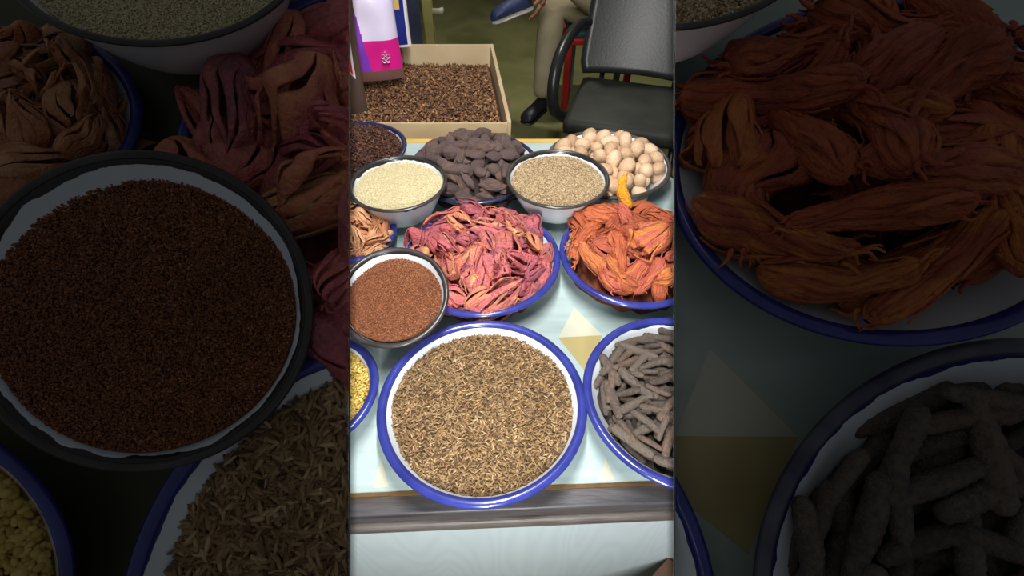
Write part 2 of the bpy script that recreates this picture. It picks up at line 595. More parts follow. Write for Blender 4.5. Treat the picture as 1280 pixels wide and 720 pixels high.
def pod_mesh(name, seed, mats, nl=30, ns=36):
    """black cardamom pod: ribbed, pointed, shrivelled"""
    r = np.random.default_rng(seed)
    xx = .5 - .5 * np.cos(np.pi * np.linspace(0, 1, nl))
    rd = np.interp(xx, [0, .02, .08, .25, .45, .7, .86, .95, 1], [.0, .04, .10, .215, .25, .19, .09, .05, .03])
    th = np.linspace(0, 2 * np.pi, ns, endpoint=False)
    X, T = np.meshgrid(xx, th, indexing='ij')
    rib = np.abs(np.sin(T * 5.5 + .5 * np.sin(X * 6 + r.random() * 6)))
    tri = 1 + .08 * np.cos(3 * T + r.random() * 6)
    RR = rd[:, None] * tri * (1 + .24 * rib ** .6 - .1)
    V = np.stack([X - .5, RR * np.cos(T) + .12 * r.normal() * (X - .5) ** 2, RR * np.sin(T) * .85], -1).reshape(-1, 3)
    V += .035 * Wob(seed, 6, 8).vec(V)
    ii, jj = np.meshgrid(np.arange(nl - 1), np.arange(ns), indexing='ij'); j2 = (jj + 1) % ns
    Q = np.stack([ii * ns + jj, ii * ns + j2, (ii + 1) * ns + j2, (ii + 1) * ns + jj], -1).reshape(-1, 4)
    return mesh_np(name, V, Q, mats)


def nut_mesh(name, seed, mats, nl=26, ns=30):
    r = np.random.default_rng(seed)
    xx = .5 - .5 * np.cos(np.pi * np.linspace(0, 1, nl))
    rd = .395 * np.sqrt(np.clip(1 - (2 * xx - 1) ** 2, 0, 1)) * (1 - .12 * (xx - .5))
    th = np.linspace(0, 2 * np.pi, ns, endpoint=False)
    X, T = np.meshgrid(xx, th, indexing='ij')
    V = np.stack([X - .5, rd[:, None] * np.cos(T), rd[:, None] * np.sin(T)], -1).reshape(-1, 3)
    V += .03 * Wob(seed, 4, 8).vec(V) + .006 * Wob(seed + 1, 18, 10).vec(V)
    ii, jj = np.meshgrid(np.arange(nl - 1), np.arange(ns), indexing='ij'); j2 = (jj + 1) % ns
    Q = np.stack([ii * ns + jj, ii * ns + j2, (ii + 1) * ns + j2, (ii + 1) * ns + jj], -1).reshape(-1, 4)
    return mesh_np(name, V, Q, mats)


def dart(Rmax, s, tries=6000, seed=0):
    r = np.random.default_rng(seed); pts = np.zeros((0, 2))
    for _ in range(tries):
        a = r.random() * 6.283; q = math.sqrt(r.random()) * Rmax
        p = np.array([q * math.cos(a), q * math.sin(a)])
        if len(pts) == 0 or ((pts - p) ** 2).sum(1).min() > s * s: pts = np.vstack([pts, p])
    return pts


def pile(B, name, label, cat, group, protos, hfun, Rmax, size, spacing, lift, seed, layers=((0, 1.0),), tilt=.3, jitter=.15, any_roll=True, window=(380, 900), inset_edge=True, avoid=()):
    """countable pieces heaped in a bowl, each its own object sharing mesh data"""
    r = np.random.default_rng(seed)
    made = 0
    for li, (dz, f) in enumerate(layers):
        pts = dart(Rmax * f, spacing, seed=seed * 11 + li)
        for p in pts:
            e = .004
            h0 = float(hfun(p[0], p[1])); hx = float(hfun(p[0] + e, p[1])); hy = float(hfun(p[0], p[1] + e))
            n = Vector((-(hx - h0) / e, -(hy - h0) / e, 1)).normalized()
            sz = size * (1 + (r.random() - .5) * 2 * jitter)
            yaw = r.random() * 6.283
            rad = math.hypot(*p)
            if inset_edge and rad > Rmax * .78:              # near the rim pieces lie along it
                yaw = math.atan2(p[1], p[0]) + math.pi / 2 + r.normal() * .35
            mt = align(n) @ Matrix.Rotation(yaw, 4, 'Z') @ Matrix.Rotation(r.normal() * tilt, 4, 'Y')
            mt = mt @ Matrix.Rotation(r.random() * 6.283 if any_roll else r.normal() * .5, 4, 'X')
            loc = Vector((p[0], p[1], h0 + lift + dz + r.normal() * .1 * abs(lift)))
            mw = B['mw'] @ Matrix.Translation(loc) @ mt @ Matrix.Scale(sz, 4)
            wc = mw.translation
            q, d = project([wc]); pr = sz * .5 * F / d[0]
            me = protos[r.integers(len(protos))]
            hit = False
            for A in avoid:
                q3 = A['mw'].inverted() @ wc
                if q3.z > -.03 and math.hypot(q3.x, q3.y) < A['R'] + .12 * sz: hit = True
            if hit: continue
            if B['clip'] is None:
                if q[0, 0] < window[0] - pr or q[0, 0] > window[1] + pr: continue
            else:
                if d[0] < .05 or q[0, 0] < -pr - 90 or q[0, 0] > 1370 + pr or q[0, 1] < -pr - 90 or q[0, 1] > 810 + pr: continue
                s = (wc - CO).dot(B['clip'])
                if s > sz * .22: continue
                if s > -sz * .62:
                    me = clip_mesh(me, mw, B['clip'])
                    if len(me.polygons) < 12: continue
            o = bpy.data.objects.new(name, me); COL.objects.link(o); o.matrix_world = mw
            tag(o, label, cat, group)
            made += 1
    return made


def bed(B, name, label, hfun, Rf, mat, drop):
    """broken bits that fill the hollow under a heap"""
    V, Fc = mound_mesh(B, hfun, Rf, drop=drop, nr=60, na=180)
    w = Wob(77, 160, 14); V[:, 2] += .004 * w.val(V)
    k, _ = visible_mask(B, V, 420)
    if B['clip'] is not None: Fc = Fc[k[Fc].all(1)]
    me = mesh_np(name, V, Fc, [mat])
    o = bpy.data.objects.new(name, me); COL.objects.link(o); o.matrix_world = B['mw']
    tag(o, label, 'spice', kind='stuff')
    return o

# ================================================================== SETTING
FLOORM = M('olive_floor', [(92, 92, 56), (118, 116, 74), (84, 86, 52)], scale=1.6, rough=.45, bump=(14, .15), detail=6)
WALLM = M('dull_wall', [(92, 92, 74), (110, 108, 88)], scale=2, rough=.8)
bm = bmesh.new(); box_bm(bm, (-6, -3, -.1), (6, 8, 0))
tag(link('floor', bm_mesh('floor', bm, [FLOORM])), kind='structure')
bm = bmesh.new(); box_bm(bm, (-6, 8, 0), (6, 8.15, 3.2))
tag(link('wall_back', bm_mesh('wall_back', bm, [WALLM])), kind='structure')

# ------------------------------------------------------------------ market counter
TOPM = M('pale_aqua_laminate', [(160, 180, 178), (180, 198, 198), (168, 190, 192)], scale=3.0, rough=.3, stretch=(1, 9, 1), detail=5)
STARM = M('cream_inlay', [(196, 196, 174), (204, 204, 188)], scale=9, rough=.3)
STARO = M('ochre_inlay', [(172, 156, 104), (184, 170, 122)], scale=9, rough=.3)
EDGEM = M('dark_moulding', [(52, 50, 54), (78, 76, 80), (66, 58, 52)], scale=9, rough=.4, stretch=(.6, 5, 5), detail=6, bump=(40, .2))
EDGEM2 = M('worn_brown_moulding', [(72, 62, 56), (98, 92, 90), (64, 50, 40)], scale=7, rough=.45, stretch=(.7, 5, 5), detail=7, bump=(40, .25))
GAPM = M('rusty_joint', [(60, 40, 20), (120, 90, 46)], scale=20, rough=.7)
YEDGE = M('yellow_wood_edge', [(214, 176, 92), (226, 196, 120)], scale=8, rough=.5)


def wood_panel_mat():
    m = M('painted_wood_panel', [(196, 212, 218), (206, 220, 226)], scale=4, rough=.4)
    nt = m.node_tree; N, Lk = nt.nodes, nt.links
    b = N['Principled BSDF']
    tc = N.new('ShaderNodeTexCoord'); mp = N.new('ShaderNodeMapping'); mp.inputs['Scale'].default_value = (3.4, 1, .5)
    Lk.new(tc.outputs['Object'], mp.inputs['Vector'])
    nz = N.new('ShaderNodeTexNoise'); nz.inputs['Scale'].default_value = 1.7; nz.inputs['Detail'].default_value = 1.5
    Lk.new(mp.outputs['Vector'], nz.inputs['Vector'])
    mu = N.new('ShaderNodeMath'); mu.operation = 'MULTIPLY'; mu.inputs[1].default_value = 26
    Lk.new(nz.outputs['Fac'], mu.inputs[0])
    fr = N.new('ShaderNodeMath'); fr.operation = 'PINGPONG'; fr.inputs[1].default_value = .5
    Lk.new(mu.outputs[0], fr.inputs[0])
    rp = N.new('ShaderNodeValToRGB')
    rp.color_ramp.elements[0].position = 0; rp.color_ramp.elements[0].color = lin((198, 214, 220))
    rp.color_ramp.elements[1].position = .35; rp.color_ramp.elements[1].color = lin((204, 219, 225))
    Lk.new(fr.outputs[0], rp.inputs['Fac'])
    Lk.new(rp.outputs['Color'], b.inputs['Base Color'])
    return m


PANELM = wood_panel_mat()
counter = empty('market_counter', loc=(0, .85, 0))
tag(counter, 'pale aqua market counter with dark front moulding under the brightly lit spice bowls', 'counter')
A0 = on_z(438, 617, TZ); A1 = on_z(842, 600.5, TZ)
dirf = (A1 - A0).normalized(); perp = Vector((-dirf.y, dirf.x, 0))
FL = A0 - dirf * .62; FR = A1 + dirf * .62
BL = on_z(438, 179, TZ); BR = on_z(792, 179, TZ); CR = on_z(846, 228, TZ)
BLL = BL + (BL - BR).normalized() * .35
CRR = CR + Vector((.42, -.42, 0))
poly = [FL, FR, CRR, CR, BR, BLL]


def prism(bm, pts, z0, z1, mat=0):
    lo = [bm.verts.new((p[0], p[1], z0)) for p in pts]; hi = [bm.verts.new((p[0], p[1], z1)) for p in pts]
    n = len(pts); fs = [bm.faces.new(hi), bm.faces.new(lo[::-1])]
    for i in range(n): fs.append(bm.faces.new((lo[i], lo[(i + 1) % n], hi[(i + 1) % n], hi[i])))
    for f in fs: f.material_index = mat


def child(name, me, root):
    o = bpy.data.objects.new(name, me); COL.objects.link(o); o.parent = root
    o.matrix_parent_inverse = root.matrix_world.inverted() if root.matrix_world != Matrix() else Matrix()
    return o


bpy.context.view_layer.update()
bm = bmesh.new(); prism(bm, poly, TZ - .03, TZ)
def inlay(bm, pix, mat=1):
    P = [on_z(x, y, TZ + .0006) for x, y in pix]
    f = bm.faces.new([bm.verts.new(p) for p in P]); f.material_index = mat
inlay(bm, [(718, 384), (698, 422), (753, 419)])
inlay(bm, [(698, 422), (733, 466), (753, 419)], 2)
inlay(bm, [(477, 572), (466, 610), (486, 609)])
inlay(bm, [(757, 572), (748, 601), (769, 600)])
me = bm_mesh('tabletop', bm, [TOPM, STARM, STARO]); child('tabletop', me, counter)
# front moulding: two stepped rounded strips following the slightly skewed front edge
def strip(name, prof, mat, a=FL, b=FR):
    """profile of (outward, z) swept from a to b"""
    bm = bmesh.new(); rows = []
    for p in (a, b):
        rows.append([bm.verts.new((p.x - perp.x * o, p.y - perp.y * o, z)) for o, z in prof])
    n = len(prof)
    for i in range(n):
        bm.faces.new((rows[0][i], rows[0][(i + 1) % n], rows[1][(i + 1) % n], rows[1][i]))
    bm.faces.new(rows[0]); bm.faces.new(rows[1][::-1])
    return child(name, bm_mesh(name, bm, [mat]), counter)
strip('joint_strip', [(0, TZ - .03), (.006, TZ - .03), (.006, TZ + .0005), (0, TZ + .001)], GAPM)
def rnd(o0, o1, z0, z1, r=.005, k=4):
    pr = [(o0, z0)]
    for i in range(k + 1):
        a = math.pi / 2 * i / k
        pr.append((o1 - r + r * math.sin(a) * 1, z0 + r - r * math.cos(a)))
    for i in range(k + 1):
        a = math.pi / 2 * i / k
        pr.append((o1 - r + r * math.cos(a), z1 - r + r * math.sin(a)))
    pr.append((o0, z1)); return pr
strip('upper_moulding', rnd(.006, .034, TZ - .032, TZ - .002, .004), EDGEM)
strip('lower_moulding', rnd(.006, .043, TZ - .06, TZ - .034, .008), EDGEM2)
bm = bmesh.new(); prism(bm, [FL + perp * .0 + dirf * .02 - perp * .012, FR - dirf * .02 - perp * .012, FR - dirf * .02 + perp * .012, FL + dirf * .02 + perp * .012], .0, TZ - .031)
child('front_panel', bm_mesh('front_panel', bm, [PANELM]), counter)
bm = bmesh.new(); prism(bm, [BLL + Vector((.02, -.02, 0)), BR + Vector((-.02, -.02, 0)), BR + Vector((-.02, -.045, 0)), BLL + Vector((.02, -.045, 0))], 0, TZ - .031)
child('back_panel', bm_mesh('back_panel', bm, [PANELM]), counter)
for q, (a, b) in enumerate(((FL, BLL), (FR, CRR))):
    s = 1 if q == 0 else -1
    bm = bmesh.new(); prism(bm, [a + Vector((.03 * s, .03, 0)), a + Vector((.055 * s, .03, 0)), b + Vector((.055 * s, -.05, 0)), b + Vector((.03 * s, -.05, 0))], 0, TZ - .031)
    child('side_panel', bm_mesh('side_panel', bm, [PANELM]), counter)
bm = bmesh.new(); prism(bm, [BLL, BR, BR + Vector((0, .022, 0)), BLL + Vector((0, .022, 0))], TZ - .035, TZ + .002)
child('back_edging', bm_mesh('back_edging', bm, [YEDGE]), counter)

# ================================================================== BOWLS OF THE MIDDLE COUNTER
def mid_bowl(px, py, rx, zrim, H, rim, rim_r, label, n=(0, 0, 1), **kw):
    C = on_z(px, py, zrim)
    d = (C - CO).dot(FW)
    R = rx * d / F - rim_r * 1.0
    return enamel_bowl(C, n, R, H, rim, rim_r, label, **kw)


CUMIN_C = [(92, 70, 46), (136, 106, 72), (168, 136, 96), (120, 94, 64), (196, 168, 126)]
CUMINM = M('cumin_seed', CUMIN_C, 'island', scale=30, rough=.65, mix=.3)
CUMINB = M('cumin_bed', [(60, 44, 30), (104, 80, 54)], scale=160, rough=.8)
REDS = M('red_brown_seed', [(100, 56, 34), (128, 74, 44), (142, 88, 54), (116, 66, 40), (170, 116, 82)], 'island', rough=.55, mix=.2)
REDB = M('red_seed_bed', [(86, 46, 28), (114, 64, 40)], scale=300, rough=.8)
CREAMS = M('cream_seed', [(198, 186, 146), (216, 204, 164), (226, 216, 182), (190, 174, 132)], 'island', rough=.6, mix=.3)
CREAMB = M('cream_seed_bed', [(196, 184, 144), (214, 202, 162)], scale=120, rough=.8)
SPECKS = M('speckled_tan_seed', [(112, 88, 58), (168, 142, 106), (196, 174, 138), (210, 192, 160), (150, 122, 86)], 'island', rough=.6, mix=.2)
SPECKB = M('speckled_bed', [(130, 106, 74), (180, 154, 116)], scale=200, rough=.8)
YELS = M('yellow_seed', [(176, 146, 64), (206, 176, 92), (220, 196, 116), (190, 160, 76)], 'island', rough=.5, mix=.2)
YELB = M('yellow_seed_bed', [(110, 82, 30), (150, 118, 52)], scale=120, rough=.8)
CLOVE = M('dark_bud', [(46, 26, 20), (70, 40, 30), (92, 56, 40), (58, 32, 26), (118, 78, 54)], 'island', rough=.6, mix=.2)
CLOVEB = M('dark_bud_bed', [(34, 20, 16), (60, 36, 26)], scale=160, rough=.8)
ALLS = M('brown_bud', [(76, 50, 36), (112, 76, 52), (146, 104, 70), (92, 62, 46), (186, 142, 98)], 'island', rough=.6, mix=.2)
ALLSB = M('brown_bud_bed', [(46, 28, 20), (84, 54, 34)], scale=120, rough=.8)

NUTM = M('nutmeg_shell', [(174, 140, 110), (206, 172, 138), (220, 190, 158), (192, 156, 124)], 'object', scale=9, rough=.6, mix=.35, bump=(26, .3, .01))
PODM = M('black_cardamom_husk', [(106, 88, 86), (138, 116, 112), (152, 128, 120), (118, 98, 100), (164, 132, 114)], 'object', scale=4, rough=.55, mix=.5, stretch=(1, 5, 5), bump=(14, .8, .03))
PEPM = M('long_pepper_skin', [(92, 82, 76), (116, 104, 94), (130, 116, 104), (102, 92, 86), (136, 112, 96)], 'object', scale=14, rough=.75, mix=.5, bump=(40, .7, .02))
MACE_C = [(156, 80, 92), (196, 100, 106), (180, 90, 94), (206, 118, 108), (142, 80, 94), (190, 96, 104), (208, 122, 98), (160, 84, 96), (200, 108, 106), (212, 138, 98), (176, 88, 98), (220, 180, 112)]
MACEM = M('red_mace', MACE_C, 'object', scale=3.5, rough=.5, mix=.14, bump=(18, .5, .02))
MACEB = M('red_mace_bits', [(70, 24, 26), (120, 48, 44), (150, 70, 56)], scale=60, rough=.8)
OMACE_C = [(150, 72, 48), (180, 90, 58), (192, 104, 62), (168, 82, 62), (186, 96, 76), (204, 124, 62), (172, 84, 58)]
OMACEM = M('orange_mace', OMACE_C, 'object', scale=3.2, rough=.55, mix=.45, stretch=(1, 3, 3), bump=(14, .5, .02))
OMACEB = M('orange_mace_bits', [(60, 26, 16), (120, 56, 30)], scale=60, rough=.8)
TMACE_C = [(186, 118, 82), (208, 148, 108), (218, 166, 124), (196, 130, 88), (176, 122, 104), (222, 176, 132)]
TMACEM = M('tan_mace', TMACE_C, 'object', scale=3, rough=.6, mix=.4, bump=(18, .4, .02))
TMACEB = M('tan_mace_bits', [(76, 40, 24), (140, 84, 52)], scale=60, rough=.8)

P_CUM = spindle(5)
# --- cumin
b = mid_bowl(603, 501, 128.5, .82, .07, BLUE, .0078, 'wide blue-rimmed enamel bowl of brown cumin at the front middle of the bright counter', body_mat=CHIP_BLUE, band=.004)
h, Rf = mound_z(b, .013, .012, 3, .003)
grains(b, 'cumin_seeds', 'brown cumin seeds filling the wide blue-rimmed bowl at the front middle of the counter', 'spice', h, Rf, [CUMINM, CUMINB], 9000, (.0098, .0026, .0024), P_CUM, layers=2.2, tilt=.3)
# --- red mace
bB = mid_bowl(602, 321, 97, .82, .07, BLUE, .0075, 'blue-rimmed enamel bowl heaped with pinkish red mace in the middle of the bright counter')
# --- cream
bC = mid_bowl(497.5, 227, 60.5, .88, .085, BLACK, .0045, 'chipped black-rimmed white bowl of cream seeds propped at the left of the bright counter', body_mat=CHIP_BLACK, band=.02)
h, Rf = mound_z(bC, .012, .006, 5, .002)
grains(bC, 'cream_seeds', 'fine cream seeds filling the chipped black-rimmed bowl on the bright counter', 'spice', h, Rf, [CREAMS, CREAMB], 9000, (.0030, .0020, .0018), PEBB, layers=1.5)
# --- speckled
bD = mid_bowl(697, 221, 64, .88, .085, BLACK, .0045, 'chipped black-rimmed white bowl of speckled tan seeds in front of the nutmegs', body_mat=CHIP_BLACK, band=.016)
h, Rf = mound_z(bD, .011, .008, 6, .002)
grains(bD, 'ajwain_seeds', 'tiny speckled tan seeds filling the black-rimmed bowl in front of the nutmegs', 'spice', h, Rf, [SPECKS, SPECKB], 9000, (.0034, .0021, .002), PEBB, layers=1.6)
# --- nutmeg
bE = mid_bowl(760, 202, 77, .82, .07, GREYRIM, .006, 'worn dark-rimmed enamel bowl of pale nutmegs at the back right of the counter')
# --- orange mace
bF = mid_bowl(791, 316, 90, .82, .07, BLUE, .0075, 'blue-rimmed enamel bowl heaped with orange mace bundles on the bright counter')
# --- long pepper
bG = mid_bowl(853, 492, 122, .82, .07, BLUE, .0075, 'blue-rimmed enamel bowl of dark long peppers at the front right of the bright counter', body_mat=CHIP_BLUE, band=.012)
# --- yellow
bI = mid_bowl(384, 487, 86, .82, .07, BLUE, .0075, 'blue-rimmed bowl of yellow seeds beside the left edge of the bright counter')
h, Rf = mound_z(bI, .012, .012, 8, .002)
grains(bI, 'fenugreek_seeds', 'small yellow seeds in the blue-rimmed bowl left of the cumin on the bright counter', 'spice', h, Rf, [YELS, YELB], 5200, (.0054, .0038, .0034), BEAN, layers=1.8)
# --- dark buds
bJ = mid_bowl(442, 185, 65, .83, .08, NAVY, .006, 'navy-rimmed bowl of dark cloves behind the cream seeds', body_mat=CHIP_BLUE, band=.012)
h, Rf = mound_z(bJ, .008, .045, 9, .004)
grains(bJ, 'cloves', 'dark brown cloves heaped in the navy-rimmed bowl behind the cream seeds', 'spice', h, Rf, [CLOVE, CLOVEB], 4200, (.0098, .0046, .0044), PEBB, layers=2.5, tilt=.5)
# --- tan mace
bK = mid_bowl(438, 290, 56, .82, .07, BLUE, .0075, 'blue-rimmed bowl of tan dried mace below the cream seeds on the bright counter')
# --- cardamom
bL = mid_bowl(593, 206, 80, .82, .07, NAVY, .006, 'dark-rimmed enamel bowl heaped with black cardamom pods at the back of the counter')
# --- red seeds (tilted, propped on its neighbours)
nt_ = Vector((.02, -math.sin(math.radians(17)), math.cos(math.radians(17)))).normalized()
bH = mid_bowl(491, 369, 69, .893, .06, BLACK, .0045, 'black-rimmed white bowl of fine red-brown seeds tilted on the bright counter', n=nt_, body_mat=CHIP_BLACK, band=.012)
h, Rf = mound_z(bH, .011, .007, 10, .002, .008)
grains(bH, 'red_brown_seeds', 'fine red-brown seeds filling the tilted black-rimmed bowl on the bright counter', 'spice', h, Rf, [REDS, REDB], 12000, (.0027, .0021, .0019), PEBB, layers=1.6)

# ------------------------------------------------------------------ countable pieces, middle counter
PEPS = [pepper_mesh('long_pepper', 100 + i, [PEPM]) for i in range(8)]
NUTS = [nut_mesh('nutmeg', 200 + i, [NUTM]) for i in range(5)]
PODS = [pod_mesh('black_cardamom_pod', 300 + i, [PODM]) for i in range(7)]
def arils(name, mats, seed):
    L = []
    for i in range(9):
        L.append(aril_mesh(name, seed + 13 * i, mats, axes=(.5, .33 + .03 * (i % 3), .26 + .03 * (i % 2)), k=9 + i % 4, split=.16 + .06 * (i % 4), gap=.34 + .08 * (i % 3), crush=.10 + .03 * (i % 3), spread=.78 + .05 * (i % 4), twist=.3 * (i % 5 - 2), flare=.25 * (i % 2)))
    return L
MACES = arils('mace_aril', [MACEM], 400)
TMACES = arils('tan_mace_aril', [TMACEM], 800)
BUNDS = [bundle_mesh('mace_bundle', 600 + i, [OMACEM], prof=('bulb', 'peanut', 'bulb', 'log')[i % 4]) for i in range(8)]
OARILS = arils('mace_aril', [OMACEM], 700)[:3]

h, Rf = mound_z(bG, .016, .026, 21, .003)
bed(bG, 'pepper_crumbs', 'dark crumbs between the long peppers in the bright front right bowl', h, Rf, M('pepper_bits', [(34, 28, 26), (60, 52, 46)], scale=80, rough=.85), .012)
pile(bG, 'long_pepper', 'dark grey-brown long pepper lying in the front right bowl of the bright counter', 'spice', 'long peppers on the bright counter', PEPS, h, Rf - .010, .060, .020, .004, 31, ((-.010, 1), (.003, .98)), tilt=.09, jitter=.3)
h, Rf = mound_z(bE, .010, .034, 22, .002)
pile(bE, 'nutmeg', 'pale brown nutmeg in the dark-rimmed bowl at the back right of the counter', 'spice', 'nutmegs in the back bowl', NUTS, h, Rf - .012, .047, .036, .002, 32, ((-.02, 1), (.002, .99)), tilt=.5, jitter=.12, inset_edge=False)
h, Rf = mound_z(bL, .014, .062, 23, .002)
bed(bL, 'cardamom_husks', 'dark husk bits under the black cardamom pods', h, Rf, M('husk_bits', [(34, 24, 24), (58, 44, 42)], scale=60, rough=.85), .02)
pile(bL, 'black_cardamom_pod', 'ribbed black cardamom pod in the heaped bowl at the back of the counter', 'spice', 'black cardamom pods', PODS, h, Rf - .004, .060, .032, .002, 33, ((-.010, 1), (.007, 1)), tilt=.3, jitter=.2)
h, Rf = mound_z(bB, .016, .062, 24, .003)
bed(bB, 'mace_crumbs', 'dark red mace crumbs between the pieces in the bright middle bowl', h, Rf, MACEB, .022)
pile(bB, 'mace_aril', 'pinkish red mace aril in the heaped bowl in the middle of the bright counter', 'spice', 'red mace in the middle bowl', MACES, h, Rf - .006, .064, .031, .004, 34, ((-.012, 1), (.005, .96)), tilt=.45, jitter=.3)
h, Rf = mound_z(bF, .014, .045, 25, .003)
bed(bF, 'orange_mace_crumbs', 'dark orange crumbs between the mace bundles in the bright bowl', h, Rf, OMACEB, .022)
pile(bF, 'mace_bundle', 'wrinkled orange mace bundle in the bowl at the right of the bright counter', 'spice', 'orange mace on the bright counter', BUNDS + BUNDS + OARILS[:1], h, Rf - .01, .112, .043, .008, 35, ((-.006, .86), (.012, .94)), tilt=.22, jitter=.22)
h, Rf = mound_z(bK, .014, .04, 26, .003)
bed(bK, 'tan_mace_crumbs', 'brown crumbs between the tan mace in the bowl below the cream seeds', h, Rf, TMACEB, .02)
pile(bK, 'tan_mace_aril', 'tan dried mace piece in the bowl below the cream seeds', 'spice', 'tan mace on the bright counter', TMACES, h, Rf - .004, .046, .022, .003, 36, ((-.006, 1), (.005, .95)), tilt=.45, jitter=.3)
# one bright yellow mace bundle standing on the orange heap
YB = M('bright_yellow_mace', [(216, 140, 24), (232, 164, 40)], scale=5, rough=.55, bump=(14, .5, .02))
y0 = bundle_mesh('yellow_mace_bundle', 640, [YB], prof='bulb')
o = bpy.data.objects.new('mace_bundle', y0); COL.objects.link(o)
o.matrix_world = Matrix.Translation(on_z(777, 240, .885)) @ Matrix.Rotation(math.radians(100), 4, 'Z') @ Matrix.Rotation(math.radians(-48), 4, 'Y') @ Matrix.Scale(.072, 4)
tag(o, 'bright yellow mace bundle sticking up at the back of the orange mace heap', 'spice')

# ================================================================== SIDE DISPLAY SHELVES (shaded, nearer the viewer)
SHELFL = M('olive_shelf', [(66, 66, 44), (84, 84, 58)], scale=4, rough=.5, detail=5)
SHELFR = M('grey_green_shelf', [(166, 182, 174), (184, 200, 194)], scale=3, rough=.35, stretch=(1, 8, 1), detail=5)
DIVM = M('dark_divider', [(20, 21, 20), (28, 29, 27)], scale=6, rough=.6)
LEGM = M('dark_post', [(44, 40, 36), (60, 54, 48)], scale=6, rough=.6)
SD = .5895


def shelf(side):
    sg = -1 if side == 'left' else 1
    n0 = np.array((-.1004 * sg, -.1505, -.9835))
    def on_shelf(px, py, lift=0.0):
        ray = np.array([(px - 640) / F, (py - 360) / F, 1.0])
        return cam2w(ray * ((lift - SD) / (ray @ n0)))
    nw = dir2w(n0)
    sx = 640 + sg * 202
    root = empty('display_shelf', loc=on_shelf(640 + sg * 420, 360))
    tag(root, ('tilted olive shelf carrying the shaded bowls at the left of the viewer' if sg < 0 else 'tilted grey-green shelf carrying the shaded bowls at the right of the viewer'), 'shelf')
    bpy.context.view_layer.update()
    out = 640 + sg * 760
    corners = [(sx, -160), (out, -160), (out, 900), (sx, 900)]
    top = [on_shelf(*c) for c in corners]
    # inner side face stays in the divider plane, outer ones go down square to the board
    nin = NLFT if sg < 0 else NRGT
    dn = -nw - nin * ((-nw).dot(nin)); dn.normalize()
    bm = bmesh.new()
    vt = [bm.verts.new(p) for p in top]
    vb = [bm.verts.new(p + (dn if i in (0, 3) else -nw) * .022) for i, p in enumerate(top)]
    fs = [bm.faces.new(vt), bm.faces.new(vb[::-1])]
    for i in range(4): fs.append(bm.faces.new((vt[i], vb[i], vb[(i + 1) % 4], vt[(i + 1) % 4])))
    if sg > 0:
        # ochre star inlay between the two front bowls
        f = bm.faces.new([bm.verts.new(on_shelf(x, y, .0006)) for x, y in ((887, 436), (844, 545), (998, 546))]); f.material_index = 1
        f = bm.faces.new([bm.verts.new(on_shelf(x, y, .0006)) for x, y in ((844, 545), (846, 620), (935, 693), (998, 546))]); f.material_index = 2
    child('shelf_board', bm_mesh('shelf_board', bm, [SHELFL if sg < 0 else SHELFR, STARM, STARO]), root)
    # thin divider standing on the inner edge
    upd = -dn
    bm = bmesh.new(); q = []
    for c in ((sx, -160), (sx, 900)):
        p = on_shelf(*c)
        for a, t in ((-.022, 0), (.062, 0), (.062, 1), (-.022, 1)):
            q.append(bm.verts.new(p + upd * a - nin * (.0002 + .0014 * t)))
    for i in range(4): bm.faces.new((q[i], q[(i + 1) % 4], q[4 + (i + 1) % 4], q[4 + i]))
    bm.faces.new(q[:4]); bm.faces.new(q[4:][::-1])
    child('divider_board', bm_mesh('divider_board', bm, [DIVM]), root)
    for py in (40, 640):
        p = on_shelf(640 + sg * 690, py) - nw * .02
        V, Fs = tube([(p.x, p.y, 0), (p.x, p.y, p.z * .5), (p.x, p.y, p.z)], .022, 16)
        V, Fs, fm = join_parts([(V, Fs, 0)])
        child('leg', mesh_np('leg', V, Fs, [LEGM]), root)
    return root


shelf('left'); shelf('right')


def bay_bowl(C, n, r, H, rim, rim_r, label, clip, **kw):
    return enamel_bowl(cam2w(C), dir2w(n), r - rim_r, H, rim, rim_r, label, clip=clip, **kw)


# ---- left shelf
L_ = NLFT
b = bay_bowl((-.3568, -.3503, .4951), (.1593, -.3684, -.9159), .1373, .095, BLACK, .0038, 'large shaded white bowl of cream seeds at the top of the left shelf', L_, body_mat=CHIP_BLACK, band=.008)
h, Rf = mound_z(b, .016, .008, 41, .002)
grains(b, 'cream_seeds', 'shaded cream seeds in the large bowl at the top of the left shelf', 'spice', h, Rf, [CREAMS, CREAMB], 26000, (.0028, .0020, .0018), PEBB, layers=1.5)
bRedL = b = bay_bowl((-.326, .0205, .432), (.1595, 0, -.9872), .1415, .036, BLACK, .0042, 'large shaded black-rimmed bowl of red-brown seeds in the centre of the left shelf', L_, body_mat=CHIP_BLACK, band=.009)
h, Rf = mound_z(b, .0085, .006, 42, .002, .0075)
grains(b, 'red_brown_seeds', 'shaded red-brown seeds filling the large black-rimmed bowl on the left shelf', 'spice', h, Rf, [REDS, REDB], 30000, (.0032, .0024, .0021), PEBB, layers=1.7)
b = bay_bowl((-.5836, .2862, .4465), (.1103, -.0501, -.9926), .1652, .0397, BLUE, .0068, 'shaded blue-rimmed bowl of yellow seeds in the bottom corner of the left shelf', L_)
h, Rf = mound_z(b, .010, .008, 43, .002)
grains(b, 'fenugreek_seeds', 'shaded yellow seeds in the bowl in the bottom corner of the left shelf', 'spice', h, Rf, [YELS, YELB], 6500, (.0105, .0075, .0068), BEAN, layers=1.8)
b = bay_bowl((-.0852, .33, .4626), (.02, -.0499, -.9986), .2831, .0566, BLUE, .0078, 'broad shaded blue-rimmed basin of cumin at the bottom of the left shelf', L_, body_mat=CHIP_BLUE, band=.006)
h, Rf = mound_z(b, .013, .012, 44, .004)
